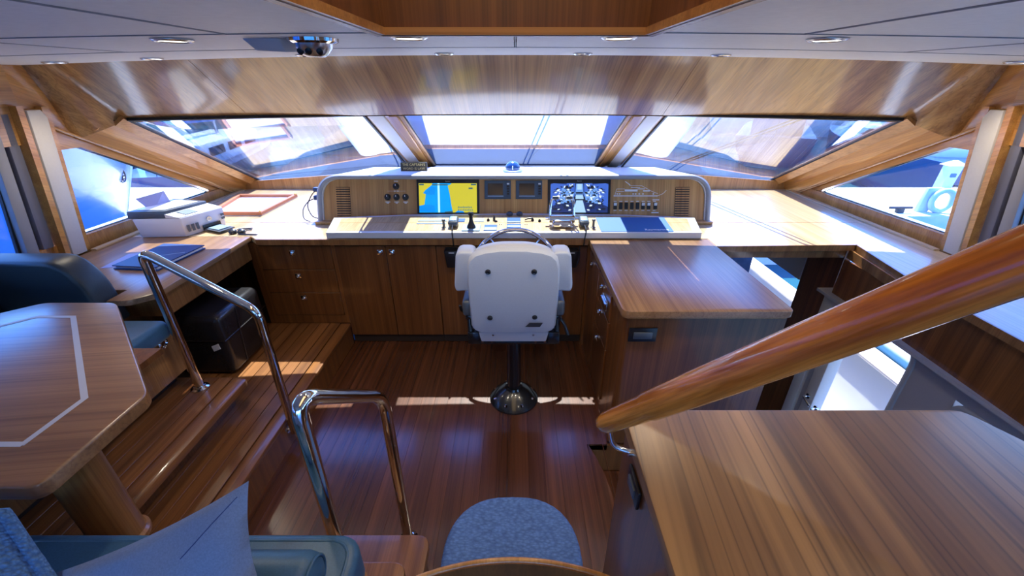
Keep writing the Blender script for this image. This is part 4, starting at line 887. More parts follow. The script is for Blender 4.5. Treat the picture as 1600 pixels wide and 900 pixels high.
g = G(); g.box(CX - 0.25, CX + 0.25, 2.08, 2.55, 0.62, 0.73, 0.035, 4); obj('seat', g, M['chair'], ch, smooth=60)
# shell of the back: loft of rounded sections, narrow below, shoulders above
def back_pt(x, t, off):  # t 0..1 up the back
    return Vector((CX + x, 2.055 - 0.085 * t, 0.70 + 0.545 * t)) + Vector((0, -0.99, -0.15)) * off
prof = [(0.0, 0.198), (0.035, 0.228), (0.09, 0.242), (0.5, 0.245), (0.70, 0.244), (0.82, 0.240), (0.90, 0.228), (0.95, 0.200), (0.98, 0.150), (1.0, 0.07)]
g = G(); rows = []
for off, sh in ((0.0, 1.0), (0.024, 1.0), (0.040, 0.955), (0.043, 0.80)):
    loop = [(w * sh, 0.5 + (t - 0.5) * (1 if sh == 1 else (0.5 - (1 - sh) * 0.25) / 0.5)) for t, w in prof] + [(-w * sh, 0.5 + (t - 0.5) * (1 if sh == 1 else (0.5 - (1 - sh) * 0.25) / 0.5)) for t, w in reversed(prof)]
    rows.append([g.bm.verts.new(back_pt(x, t, off + (0.012 * math.sin(math.pi * t) if off > .03 else 0))) for x, t in loop])
for A, B in zip(rows, rows[1:]):
    n = len(A)
    for i in range(n): g.bm.faces.new((A[i], A[(i + 1) % n], B[(i + 1) % n], B[i]))
g.bm.faces.new(list(reversed(rows[0]))); g.bm.faces.new(rows[-1]); bmesh.ops.recalc_face_normals(g.bm, faces=g.bm.faces); obj('back_shell', g, M['chair'], ch, smooth=50)
# padded cushion in front, its shoulder wings showing at both sides
def blob(name, pts_xy, y0, y1, mat, parent, bev=0.03):
    g = G(); g.slab([(CX + x, y0 - (z - 0.95) * 0.155, z) for x, z in pts_xy], (0, y1 - y0, 0), bev, 4, all_edges=True); return obj(name, g, mat, parent, smooth=60)
blob('back_cushion', fillet2([(-0.235, 0.72), (0.235, 0.72), (0.245, 0.98), (0.225, 1.20), (0.10, 1.245), (-0.10, 1.245), (-0.225, 1.20), (-0.245, 0.98)], 0.07, 5), 2.025, 2.12, M['chair'], ch)
for s in (-1, 1):
    pts = [(s * 0.20, 0.975), (s * 0.315, 0.965), (s * 0.322, 1.00), (s * 0.30, 1.195), (s * 0.28, 1.215), (s * 0.20, 1.215)]
    blob('side_wing', fillet2(pts if s > 0 else pts[::-1], 0.035, 5), 2.01, 2.13, M['chair'], ch, 0.035)
    g = G(); g.box(CX + s * 0.262 - 0.028, CX + s * 0.262 + 0.028, 2.02, 2.40, 0.80, 0.90, 0.02, 3); obj('armrest', g, M['prn_dk'], ch, smooth=60)
    g = G(); g.tube([(CX + s * 0.255, 2.06, 0.68), (CX + s * 0.262, 2.10, 0.82)], 0.016, 10); g.box(CX + s * 0.235, CX + s * 0.275, 2.03, 2.12, 0.775, 0.80, 0.004); obj('arm_bracket', g, M['black_metal'], ch)
g = G(); g.tube([(CX + 0.27, 2.05, 0.775), (CX + 0.295, 2.03, 0.74), (CX + 0.315, 2.02, 0.68)], [0.010, 0.010, 0.012], 10); obj('recline_lever', g, M['black_metal'], ch)
g = G(); g.tube([(CX - 0.27, 2.06, 0.79), (CX - 0.30, 2.05, 0.83), (CX - 0.305, 2.045, 0.86)], 0.008, 8); obj('tilt_lever', g, M['black_metal'], ch)
g = G(); g.hexa([(CX - .205, 2.03, .69), (CX + .205, 2.03, .69), (CX + .205, 2.07, .69), (CX - .205, 2.07, .69), (CX - .19, 2.03, .625), (CX + .19, 2.03, .625), (CX + .19, 2.07, .625), (CX - .19, 2.07, .625)], 0.006, 2); bmesh.ops.recalc_face_normals(g.bm, faces=g.bm.faces); obj('lower_cover', g, M['chair'], ch)
for x, t in ((-0.132, 0.78), (0.107, 0.78), (-0.132, 0.22), (0.118, 0.23)):
    p = back_pt(x, t, 0.043 + 0.012 * math.sin(math.pi * t)); g = G(); g.lathe([(0.015, -0.004), (0.015, 0.003), (0.010, 0.007), (0.005, 0.004), (0, 0.004)], p, (0, -0.99, -0.15), 16); obj('cap_screw', g, M['black'], ch)
for x in (-0.12, 0.115):
    g = G(); g.lathe([(0.007, 0), (0.006, 0.004), (0, 0.005)], (CX + x, 2.03, 0.672), (0, -1, 0), 10); obj('small_screw', g, M['steel'], ch)
p = back_pt(0.115, 0.135, 0.0535); bx = Vector((1, 0, 0)); by = Vector((0, -0.15, 0.99))
g = G(); g.slab([p + bx * a + by * b for a, b in ((-.050, -.016), (.034, -.016), (.050, .014), (-.026, .014))], (0, -0.0015, 0)); bd = obj('badge', g, M['print_dark'], ch)

# ================================================================== LOOSE THINGS
# ---- printer on the chart desk
pr = thing('printer', 'white and charcoal printer standing on the chart desk by the window', 'printer', (-2.62, 3.13, 0.951))
A = Vector((-2.775, 2.925, 0.951)); ux = Vector((0.455, 0.015, 0)); fx_ = ux.normalized()
# local frame: i along the visible side face, j along the front face
P0 = Vector((-2.80, 2.915, 0.951)); P1 = Vector((-2.465, 2.935, 0.951)); P2 = Vector((-2.345, 3.24, 0.951)); P3 = Vector((-2.72, 3.31, 0.951))
up = Vector((0, 0, 1))
def quad_up(g, q, h0, h1, bev=0.008, sh0=0.0, sh1=0.0):
    c = sum(q, Vector()) / 4
    g.hexa([p + (c - p) * sh0 + up * h0 for p in q] + [p + (c - p) * sh1 + up * h1 for p in q], bev, 2)
side = (P1 - P0).normalized(); front = (P2 - P1).normalized()
Q = [P0 - side * 0.03, P1 + side * 0.0, P2, P3 - side * 0.05]
g = G(); quad_up(g, [P0, P1, P2, P3], 0.0, 0.145, 0.008, 0.04, -0.01); bmesh.ops.recalc_face_normals(g.bm, faces=g.bm.faces); obj('body', g, M['prn'], pr)
T0, T1, T2, T3 = P0 - side * 0.03 + up * .145, P1 - side * 0.09 + up * .145, P2 - side * 0.10 + up * .145, P3 - side * 0.04 + up * .145
g = G(); quad_up(g, [T0, T1, T2, T3], 0.0, 0.055, 0.008, 0.0, 0.03); bmesh.ops.recalc_face_normals(g.bm, faces=g.bm.faces); obj('scanner_lid', g, M['prn_dk'], pr)
g = G(); quad_up(g, [T0.lerp(T2, .13) + up * 0, T1.lerp(T3, .10), T2.lerp(T0, .12), T3.lerp(T1, .13)], 0.0555, 0.0585, 0.002); bmesh.ops.recalc_face_normals(g.bm, faces=g.bm.faces); obj('lid_panel', g, M['white'], pr)
# sloping control panel between the lid and the front
K = [P1 - side * 0.10 + up * .147, P2 - side * 0.105 + up * .147, P2 - side * 0.004 + up * .145, P1 - side * 0.004 + up * .145]
g = G(); g.hexa([K[0], K[3], K[2], K[1], K[0] + up * .032, K[3] + up * .004, K[2] + up * .004, K[1] + up * .032], 0.003, 1); bmesh.ops.recalc_face_normals(g.bm, faces=g.bm.faces); obj('control_panel', g, M['prn'], pr)
mid = [K[0].lerp(K[3], .2).lerp(K[1].lerp(K[2], .2), .2) + up * .0285, K[0].lerp(K[3], .85).lerp(K[1].lerp(K[2], .85), .2) + up * .0095, K[0].lerp(K[3], .85).lerp(K[1].lerp(K[2], .85), .48) + up * .0095, K[0].lerp(K[3], .2).lerp(K[1].lerp(K[2], .2), .48) + up * .0285]
g = G(); g.slab(mid, up * 0.003); obj('display', g, M['mfd'], pr)
nf = front.cross(up).normalized()
if nf.x < 0: nf = -nf
def fp(s_, h, off=0.004): b = P1.lerp(P2, s_); return b + up * h + nf * (off + 0.003)
for s_ in (0.10, 0.20, 0.30):
    g = G(); g.slab([fp(s_ - .03, .035), fp(s_ + .03, .035), fp(s_ + .03, .085), fp(s_ - .03, .085)], nf * 0.003); obj('ink_window', g, M['prn_dk'], pr)
for zz in (.058, .085):
    for s_ in (0.90, .945):
        g = G(); g.slab([fp(s_ - .018, zz), fp(s_ + .018, zz), fp(s_ + .018, zz + .018), fp(s_ - .018, zz + .018)], nf * 0.003); obj('ink_window', g, M['prn_dk'], pr)
g = G(); g.slab([fp(.40, .012), fp(.83, .012), fp(.83, .052), fp(.40, .052)], nf * 0.002); obj('paper_slot', g, M['black'], pr)
g = G(); g.lathe([(0.019, 0), (0.019, 0.002), (0.016, 0.0022), (0.016, 0.001), (0, 0.001)], fp(.60, .088, 0.003), nf, 22); obj('maker_badge', g, M['steel'], pr)
text('maker_lettering', 'hp', 0.020, M['grey_box'], fp(.60, .089, 0.0055), front, up, pr)
g = G(); a, b = fp(.42, .018, 0), fp(.80, .018, 0); g.slab([a, b, b + nf * .17 - up * .003, a + nf * .17 - up * .003], up * 0.006); obj('output_tray', g, M['prn_dk'], pr)
g = G(); a, b = fp(.47, .026, .02), fp(.76, .026, .02); g.slab([a, b, b + nf * .12, a + nf * .12], up * 0.002); obj('tray_extension', g, M['panel_pale'], pr)
g = G(); b0 = P3.lerp(P0, .30) + up * .155 + side * .05; b1 = P3.lerp(P0, .70) + up * .155 + side * .05
g.slab([b0, b1, b1 - side * .09 + up * .11, b0 - side * .03 + up * .13], -side * 0.006); obj('paper_support', g, M['lilac'], pr)

# small dark gadgets beside the printer tray
t = thing('sunglasses', 'dark folded sunglasses lying on the worktop in front of the printer', 'glasses', (-2.13, 3.03, 0.951))
g = G()
for x in (-2.165, -2.10):
    g.lathe([(0.0, 0.0), (0.026, 0.002), (0.028, 0.02), (0.022, 0.03), (0, 0.032)], (x, 3.02, 0.952), (0.2, -0.6, 1), 14)
obj('lenses', g, M['black'], t, smooth=60)
g = G(); g.tube([(-2.19, 3.03, 0.965), (-2.18, 3.11, 0.958), (-2.08, 3.13, 0.957)], 0.004, 6); g.tube([(-2.08, 3.03, 0.965), (-2.07, 3.10, 0.957), (-2.16, 3.12, 0.957)], 0.004, 6); obj('temples', g, M['black'], t)
t = thing('pen', 'dark pen lying on the seam of the worktop', 'pen', (-2.03, 2.985, 0.951)); g = G(); g.tube([(-2.09, 2.985, 0.956), (-1.97, 2.98, 0.956), (-1.955, 2.98, 0.955)], [0.005, 0.005, 0.001], 8); obj('barrel', g, M['black'], t)

# ---- navy folder and loose sheets
fo = thing('navy_folder', 'navy blue folder lying shut on the chart desk', 'folder', (-2.35, 2.5, 0.951))
q = [(-2.50, 2.345), (-2.205, 2.315), (-2.165, 2.70), (-2.47, 2.73)]
g = G(); g.prism(q, 0.9515, 0.958, 0.001, 1); obj('cover', g, M['navy'], fo)
g = G(); g.prism([(-2.49, 2.355), (-2.21, 2.327), (-2.172, 2.69), (-2.465, 2.718)], 0.958, 0.972); obj('pages', g, M['paper'], fo)
g = G(); g.prism(q, 0.972, 0.978, 0.001, 1); obj('cover', g, M['navy'], fo)
g = G(); g.prism([(-2.34, 2.50), (-2.335, 2.495), (-2.20, 2.56), (-2.205, 2.565)], 0.978, 0.9785); obj('crease', g, M['panel_pale'], fo)
t = thing('paper_sheet', 'pale sheet on the chart desk beneath the folder edge', 'paper', (-2.53, 2.5, 0.9505)); g = G(); g.prism([(-2.60, 2.36), (-2.42, 2.40), (-2.42, 2.66), (-2.62, 2.60)], 0.9503, 0.9512); obj('sheet', g, M['lilac'], t)

# ---- tan tray on the worktop
ty = thing('leather_tray', 'shallow tan leather tray with a pale base by the left window', 'tray', (-2.45, 3.8, 0.951))
q = [Vector(p) for p in ((-2.66, 3.48, 0), (-2.20, 3.48, 0), (-2.19, 4.12, 0), (-2.78, 4.12, 0))]
g = G(); g.slab([p + up * .958 for p in q], (0, 0, -0.006)); obj('base', g, M['tray_in'], ty)
for i in range(4):
    a, b = q[i], q[(i + 1) % 4]; nn = (b - a).cross(up).normalized()
    g = G(); g.slab([a + up * .9525, b + up * .9525, b - nn * 0.028 + up * .9525, a - nn * 0.028 + up * .9525], (0, 0, 0.033), 0.004, 1, True); obj('rim', g, M['tan'], ty)
g = G(); g.box(-2.212, -2.20, 3.472, 3.484, 0.985, 1.0, 0.002); g.box(-2.20, -2.188, 4.08, 4.10, 0.985, 1.0, 0.002); obj('stud', g, M['brass'], ty)

# ---- black pouf
pu = thing('pouf', 'black leather cube pouf tucked beneath the chart desk', 'pouf', (-2.06, 2.46, 0.2))
g = G(); bm = g; g.box(-2.245, -1.895, 2.25, 2.72, 0.205, 0.655, 0.045, 5); obj('cover', g, M['pouf'], pu, smooth=60)
g = G()
for zz in (0.48,): g.tube([(-2.248, 2.247, zz), (-1.892, 2.247, zz), (-1.892, 2.723, zz), (-2.248, 2.723, zz)], 0.004, 6, closed=True)
g.tube([(-1.892, 2.38, 0.24), (-1.890, 2.40, 0.45), (-1.892, 2.43, 0.63)], 0.003, 6); obj('seam', g, M['pouf_side'], pu)
g = G(); g.slab([(-1.99, 2.248, 0.40), (-1.94, 2.248, 0.42), (-1.945, 2.248, 0.46), (-1.995, 2.248, 0.44)], (0, -0.003, 0)); obj('care_tag', g, M['paper'], pu)

# ---- settee along the left side
se = thing('settee', 'dark blue leather corner settee along the left side, teak base', 'sofa', (-2.4, 1.0, 0.4))
g = G(); g.box(-2.9, -1.955, 0.80, 1.99, 0.47, 0.75); obj('base_panel', g, M['teak_z'], se)
g = G(); g.box(-2.9, -2.02, 0.80, 1.95, 0.402, 0.47); obj('toe_kick', g, M['groove'], se)
g = G(); g.box(-2.70, -1.865, 0.80, 1.90, 0.752, 0.86, 0.03, 4); obj('seat_cushion', g, M['leather'], se, smooth=60)
g = G(); g.prism(fillet2([(-2.85, 1.80), (-2.20, 1.80), (-2.20, 2.0), (-2.26, 2.045), (-2.85, 2.045)], 0.05, 4, only=(1, 2)), 0.76, 1.185, 0.05, 5) if False else g.slab([(x, 1.90, z) for x, z in fillet2([(-2.86, 0.80), (-2.20, 0.80), (-2.225, 1.05), (-2.31, 1.185), (-2.86, 1.185)], 0.09, 6, only=(2, 3))], (0, 0.15, 0), 0.025, 3, True); obj('end_back', g, M['leather_dk'], se, smooth=60)
g = G(); g.hexa([(-2.86, 0.80, 0.80), (-2.66, 0.80, 0.80), (-2.66, 1.895, 0.80), (-2.86, 1.895, 0.80), (-2.88, 0.80, 1.30), (-2.74, 0.80, 1.30), (-2.74, 1.895, 1.30), (-2.88, 1.895, 1.30)], 0.05, 4); obj('side_back', g, M['leather_dk'], se, smooth=60)
g = G(); g.lathe([(0.03, 0), (0.032, 0.008), (0.020, 0.014), (0.016, 0.006), (0, 0.006)], (-1.955, 1.90, 0.70), (1, 0, 0), 18); obj('locker_knob', g, M['chrome'], se)

# ---- dining table
ta = thing('dining_table', 'varnished teak table with cut corners and a pale inlaid line', 'table', (-1.78, 1.0, 0.4))
tp = fillet2([(-1.185, 0.675), (-1.185, 1.035), (-1.815, 1.645), (-2.14, 1.645), (-2.55, 1.25), (-2.55, 0.675)], 0.03, 4)
tp = fillet2([(-1.185, 0.690), (-1.185, 1.035), (-1.815, 1.645), (-2.14, 1.645), (-2.60, 1.20), (-2.60, 0.690)], 0.035, 4)
g = G(); g.prism(tp, 1.055, 1.10, 0.007, 3); obj('top', g, M['teak_table'], ta)
ln = [(-1.365, 0.825), (-1.365, 1.01), (-1.885, 1.515), (-2.04, 1.515), (-2.42, 1.13), (-2.42, 0.825)]
g = G()
for i in range(len(ln)):
    zi = 1.1004 + 0.0001 * i; a, b = Vector((*ln[i], zi)), Vector((*ln[(i + 1) % len(ln)], zi)); nn = (b - a).cross(up).normalized() * 0.009; dd = (b - a).normalized() * 0.004
    g.slab([a - nn - dd, b - nn + dd, b + nn + dd, a + nn - dd], (0, 0, 0.0003))
obj('inlay_line', g, M['inlay'], ta)
g = G(); g.lathe([(0.075, 0.402), (0.075, 1.055)], (-1.53, 1.0, 0), n=28); obj('post', g, M['teak_z'], ta)
g = G(); g.lathe([(0.088, 0.401), (0.088, 0.42), (0.078, 0.43)], (-1.53, 1.0, 0), n=28); obj('foot_plate', g, M['teak_z'], ta)
g = G(); g.box(-2.40, -1.40, 0.80, 1.35, 1.03, 1.054); obj('under_frame', g, M['teak_deep'], ta)

# ---- near settee with bolster, two cushions
ns = thing('foreground_settee', 'slate blue leather settee along the bottom edge, rounded end', 'sofa', (-1.0, 0.4, 0.4))
g = G(); g.prism(fillet2([(-2.85, -0.2), (-0.44, -0.2), (-0.44, 0.745), (-2.85, 0.745)], 0.05, 4, only=(2,)), 0.402, 0.66); obj('base_panel', g, M['teak_z'], ns)
g = G(); g.prism(fillet2([(-2.85, -0.2), (-0.425, -0.2), (-0.455, 0.785), (-2.85, 0.785)], 0.085, 7, only=(2,)), 0.662, 0.78, 0.028, 5); obj('seat_cushion', g, M['leather'], ns, smooth=60)
g = G(); q = [(x, y, 0.7835) for x, y in fillet2([(-0.452, -0.2), (-0.482, 0.757), (-1.9, 0.757)], 0.07, 7, only=(1,))]; g.tube([(x, y, 0.776) for x, y, z in q], 0.006, 8); obj('piping', g, M['leather'], ns, smooth=60)
g = G(); g.lathe([(0.0, 0.0), (0.045, 0.002), (0.062, 0.014), (0.068, 0.035), (0.068, 0.30)], (-0.505, 0.605, 0.858), (-1, 0, 0), 24); g.tube([(-0.512, 0.605 + 0.057 * math.cos(a * math.pi / 12), 0.858 + 0.057 * math.sin(a * math.pi / 12)) for a in range(24)], 0.004, 6, closed=True); obj('bolster', g, M['leather'], ns, smooth=60)
def cushion(name, label, cat, c0, a, b, puff, mat, nu=22, wr=0.010, pinch=0.08, seed=1, edge=None, crease=None):
    """stuffed cushion: corner c0, sides a and b, thickest in the middle"""
    c0, a, b = Vector(c0), Vector(a), Vector(b); nn = a.cross(b).normalized()
    rr = random.Random(seed); ph = [rr.uniform(0, 6) for _ in range(6)]
    t = thing(name, label, cat, tuple(c0 + a * .5 + b))
    g = G(); rows = {}
    for sd in (1, -1):
        for i in range(nu + 1):
            for j in range(nu + 1):
                u_, v_ = i / nu, j / nu; k = (4 * u_ * (1 - u_)) * (4 * v_ * (1 - v_)); border = i in (0, nu) or j in (0, nu)
                if border and sd < 0: rows[(sd, i, j)] = rows[(1, i, j)]; continue
                du = pinch * (u_ - .5) * (-(4 * v_ * (1 - v_))) ; dv = pinch * (v_ - .5) * (-(4 * u_ * (1 - u_)))
                h = puff * (k ** 0.42) + wr * math.sin(9 * u_ + 5 * v_ + ph[0]) * math.sin(7 * v_ - 4 * u_ + ph[1]) * min(1, 4 * k) if not border else 0
                rows[(sd, i, j)] = g.bm.verts.new(c0 + a * (u_ + du) + b * (v_ + dv) + nn * h * sd)
    for sd in (1, -1):
        for i in range(nu):
            for j in range(nu):
                f = [rows[(sd, i, j)], rows[(sd, i + 1, j)], rows[(sd, i + 1, j + 1)], rows[(sd, i, j + 1)]]
                g.bm.faces.new(f if sd > 0 else f[::-1])
    if edge:
        ring = [rows[(1, i, 0)].co.copy() for i in range(nu)] + [rows[(1, nu, j)].co.copy() for j in range(nu)] + [rows[(1, nu - i, nu)].co.copy() for i in range(nu)] + [rows[(1, 0, nu - j)].co.copy() for j in range(nu)]
    bmesh.ops.recalc_face_normals(g.bm, faces=g.bm.faces)
    if crease:
        sd = 1 if nn.dot(Vector((0, 0, 2)) - c0) > 0 else -1; line = []
        for k in range(9):
            u_, v_ = [crease[0][m] + (crease[1][m] - crease[0][m]) * k / 8 for m in (0, 1)]
            ii, jj = u_ * nu, v_ * nu; i0, j0 = min(int(ii), nu - 1), min(int(jj), nu - 1); fu, fv = ii - i0, jj - j0
            q = [rows[(sd, i0 + m, j0 + n)].co for m, n in ((0, 0), (1, 0), (0, 1), (1, 1))]
            line.append((q[0] * (1 - fu) + q[1] * fu) * (1 - fv) + (q[2] * (1 - fu) + q[3] * fu) * fv)
    obj('cover', g, mat, t, smooth=75)
    if crease:
        g = G(); g.tube(line, 0.0012, 6); obj('seam', g, M['navy'], t)
    if edge:
        g = G(); g.tube(ring, edge, 8, closed=True); obj('piped_edge', g, mat, t, smooth=60)
    return t
cushion('pillow', 'smooth blue-grey pillow tilted on the foreground settee', 'pillow', (-1.06, 0.555, 0.985), (0.445, 0.095, 0.19), (0.065, -0.15, -0.27), 0.05, M['pillow'], seed=4, pinch=0.10, crease=((0.96, 0.06), (0.70, 0.26)))
cushion('pillow', 'knitted bright blue cushion with a corded edge at the lower left corner', 'pillow', (-1.64, 0.60, 1.075), (0.465, 0.015, 0.035), (0.26, -0.16, -0.25), 0.055, M['knit'], seed=8, edge=0.012, pinch=0.02)

# ---- foreground chair with round woven seat and curved wooden back
fc = thing('dining_chair', 'low chair with round blue woven seat and curved wooden back, bottom of view', 'chair', (-0.015, 0.9, 0.0))
def sh(y, n=28):
    pass
pts = []
for k in range(40):
    a = 2 * math.pi * k / 40; ca, sa = math.cos(a), math.sin(a); e_ = 2.6
    pts.append((-0.012 + 0.250 * math.copysign(abs(ca) ** (2 / e_), ca), 0.865 + 0.252 * math.copysign(abs(sa) ** (2 / 2.3), sa)))
g = G(); g.prism(pts, 0.44, 0.50, 0.022, 4); obj('seat', g, M['weave'], fc, smooth=60)
g = G(); g.prism([(-0.012 + (x + 0.012) * .94, 0.865 + (y - 0.865) * .94) for x, y in pts], 0.42, 0.44); obj('seat_frame', g, M['teak_deep'], fc)
xs = [-0.26 + 0.52 * i / 16 for i in range(17)]
g = G(); g.sheet([(-0.006 + x, 0.668 - 0.25 * x * x, 0.848 - 0.8 * x * x) for x in xs], [(-0.006 + x * .96, 0.715 - 0.5 * x * x, 0.52) for x in xs], (0, -0.018, 0.004)); obj('backrest', g, M['teak_deep'], fc, smooth=60)
g = G(); g.tube([(-0.006 + x, 0.660 - 0.25 * x * x, 0.850 - 0.8 * x * x) for x in xs], 0.008, 8); obj('back_edge', g, M['teak_y'], fc, smooth=60)
for x, y in ((-0.19, 1.03), (0.17, 1.03), (-0.2, 0.70), (0.18, 0.70)):
    g = G(); g.tube([(x, y, 0.001), (x * 0.92, y, 0.43)], [0.012, 0.018], 10); obj('leg', g, M['teak_deep'], fc)

# ================================================================== CEILING FITTINGS
def downlight(x, y, r, label, lit, group, power=7):
    z = ceil_z(x); t = thing('downlight', label, 'ceiling light', (x, y, z), group)
    g = G(); g.lathe([(r, -0.001), (r, -0.005), (r * 0.86, -0.010), (r * 0.78, -0.006), (r * 0.78, -0.001)], (x, y, z), n=28); obj('ring', g, M['steel'], t)
    g = G(); g.lathe([(r * 0.78, -0.002), (r * 0.7, -0.007), (0, -0.008)], (x, y, z), n=24); obj('lens', g, M['lamp'] if lit else M['lamp_red'], t)
    if lit:
        l = bpy.data.lights.new('downlight_beam', 'SPOT'); l.energy = power; l.color = (1.0, 0.86, 0.66); l.spot_size = R(120); l.spot_blend = 0.8; l.shadow_soft_size = 0.04
        lo = bpy.data.objects.new('downlight_beam', l); COL.objects.link(lo); lo.parent = t; lo.location = (0, 0, -0.03)
for x, lab in ((-1.143, 'lit downlight beside the grey ceiling sensor, toward the left windows'), (-0.353, 'lit downlight under the skylight box, beside the ceiling camera'), (0.346, 'lit downlight under the skylight box, right of the ceiling seam'), (1.04, 'lit downlight alone on the right half of the ceiling')):
    downlight(x, 1.60, 0.062, lab, True, 'lit ceiling downlights')
for x, lab in ((-1.95, 'small unlit pink-lensed light nearest the left windows, above the header'), (-1.12, 'small unlit pink-lensed light just beneath the ceiling camera'), (-0.38, 'small unlit pink-lensed light above the middle of the header, left of the seam'), (0.36, 'small unlit pink-lensed light above the middle of the header, right of the seam'), (1.10, 'small unlit pink-lensed light above the header, nearest the right windows')):
    downlight(x, 2.53, 0.052, lab, False, 'small ceiling lights along the header')
downlight(-2.52, 2.57, 0.055, 'small lit ceiling light in the corner over the left post', True, 'lit ceiling downlights')
downlight(2.62, 2.45, 0.055, 'small lit ceiling light in the corner over the right post', True, 'lit ceiling downlights')
for x, y, lab in ((-1.3, -0.9, 'added unseen lamp behind the view, left row front'), (1.3, -0.9, 'added unseen lamp behind the view, right row front'), (-1.3, -2.2, 'added unseen lamp behind the view, left row rear'), (1.3, -2.2, 'added unseen lamp behind the view, right row rear'), (0.9, 0.45, 'added unseen lamp above the near cabinet, behind the view')):
    downlight(x, y, 0.062, lab, True, 'lit ceiling downlights', 14 if y < 0 else 3)  # unseen saloon lamps added to warm the foreground
t = thing('motion_sensor', 'grey wedge-shaped sensor box fixed to the ceiling', 'sensor', (-0.83, 1.70, 2.128))
z = ceil_z(-0.83)
g = G(); g.hexa([(-0.895, 1.64, z - 0.036), (-0.795, 1.64, z - 0.040), (-0.745, 1.76, z - 0.034), (-0.85, 1.76, z - 0.034), (-0.925, 1.62, z), (-0.80, 1.62, z), (-0.735, 1.80, z), (-0.86, 1.80, z)], 0.004); bmesh.ops.recalc_face_normals(g.bm, faces=g.bm.faces); obj('case', g, M['grey_box'], t)
t = thing('ceiling_camera', 'round chrome-rimmed camera dome with dark lenses on the ceiling', 'camera', (-0.70, 1.66, 2.13))
z = ceil_z(-0.70)
g = G(); g.lathe([(0.085, 0), (0.083, -0.010), (0.070, -0.016), (0.066, -0.014)], (-0.70, 1.66, z), n=30); obj('rim', g, M['chrome'], t)
g = G(); g.lathe([(0.066, -0.012), (0.060, -0.030), (0.042, -0.050), (0.030, -0.056), (0, -0.057)], (-0.70, 1.66, z), n=30); obj('housing', g, M['steel'], t, smooth=50)
for dx in (-0.033, 0.0, 0.033):
    p = Vector((-0.70 + dx, 1.66 - math.sqrt(max(0, 0.052 ** 2 - dx * dx)), z - 0.040)); g = G(); g.lathe([(0.011, -0.004), (0.011, 0.004), (0.006, 0.007), (0, 0.007)], p, (dx * 8, -1, -0.5), 12); obj('lens', g, M['black'], t)

# ================================================================== OUTSIDE: own deck, water, pier, moored boats
def wet(name, col, scale):
    m, t, b = base_mat(name); N = t.nodes; L = t.links
    c = N.new('ShaderNodeTexCoord'); n = N.new('ShaderNodeTexNoise'); n.inputs['Scale'].default_value = scale; n.inputs['Detail'].default_value = 4
    L.new(c.outputs['Object'], n.inputs['Vector']); bp = N.new('ShaderNodeBump'); bp.inputs['Strength'].default_value = 0.35; bp.inputs['Distance'].default_value = 0.08
    L.new(n.outputs['Fac'], bp.inputs['Height']); L.new(bp.outputs[0], b.inputs['Normal'])
    b.inputs['Base Color'].default_value = (*col, 1); b.inputs['Roughness'].default_value = 0.15; b.inputs['Specular IOR Level'].default_value = 0.12; return m
M['water'] = wet('harbour_water', (0.012, 0.07, 0.10), 1.6)
M['hull_reflection'] = plain('blue_reflection_hull', (0.10, 0.29, 0.70), 0.25, coat=0.3)  # white hull; the blue sky reflection is put into its colour
M['hull_white'] = plain('white_hull', (0.78, 0.80, 0.83), 0.25, coat=0.3)
M['hull_navy'] = plain('navy_hull', (0.02, 0.05, 0.16), 0.2, coat=0.4)
M['tint'] = plain('tinted_window', (0.02, 0.035, 0.06), 0.1)
M['bulwark'] = plain('bulwark_blue_shade', (0.60, 0.70, 0.82), 0.35)  # white bulwark; its bluish shade is put into the colour
M['canvas'] = plain('blue_canvas', (0.03, 0.12, 0.42), 0.8)
M['deck'] = textured('white_deck', (0.55, 0.56, 0.57), 0.6, 30, 0.1, vary=0.06)
M['cover'] = textured('blue_grey_deck_cover', (0.025, 0.045, 0.095), 0.9, 8, 0.3, 0.02, 0.2)
M['concrete'] = textured('pale_pier', (0.62, 0.60, 0.56), 0.8, 6, 0.2, 0.01, 0.08)
M['timber'] = textured('grey_timber', (0.22, 0.19, 0.16), 0.8, 20, 0.2)
M['ring'] = plain('pale_blue_ring', (0.45, 0.58, 0.80), 0.6)
M['cover'].node_tree.nodes['Principled BSDF'].inputs['Specular IOR Level'].default_value = 0.1
M['cabin'] = plain('blue_grey_cabin', (0.16, 0.20, 0.28), 0.4)
M['hill'] = textured('hill_green', (0.10, 0.14, 0.10), 0.9, 0.05, 0.3, 1.0, 0.35)
M['house'] = plain('house_wall', (0.66, 0.60, 0.52), 0.8)
g = G(); g.slab([(-400, -200, -2.6), (400, -200, -2.6), (400, 700, -2.6), (-400, 700, -2.6)], (0, 0, -0.5)); struct('water_surface', g, M['water'], smooth=0)
# own foredeck, covered by a loose blue-grey sheet; bulwark and side deck at the right
dk_ = sroot('deck_forward')
g = G(); g.slab([(-2.9, 4.66, 0.93), (-1.2, 4.84, 1.04), (1.2, 4.84, 1.04), (2.9, 4.66, 0.93), (2.5, 8.0, 0.60), (1.4, 10.8, 0.55), (0, 11.8, 0.55), (-1.4, 10.8, 0.55), (-2.5, 8.0, 0.60)], (0, 0, -2.4)); obj('deck_surface', g, M['cover'], dk_)
g = G(); nx, ny = 30, 40; vv = {}
for i in range(nx + 1):
    for j in range(ny + 1):
        x = -2.6 + 5.2 * i / nx; y = 5.5 + 4.6 * j / ny; k = 1 - 0.25 * j / ny
        zz = 1.035 - 0.085 * (y - 4.84) * 0.9 + 0.05 + 0.03 * math.sin(3.1 * x + 1.3 * y) * math.sin(2.2 * y - x) + 0.02 * math.sin(7 * x + 2 * y)
        if i in (0, nx) or j in (0, ny): zz -= 0.12
        vv[i, j] = g.bm.verts.new((x * k, y, zz))
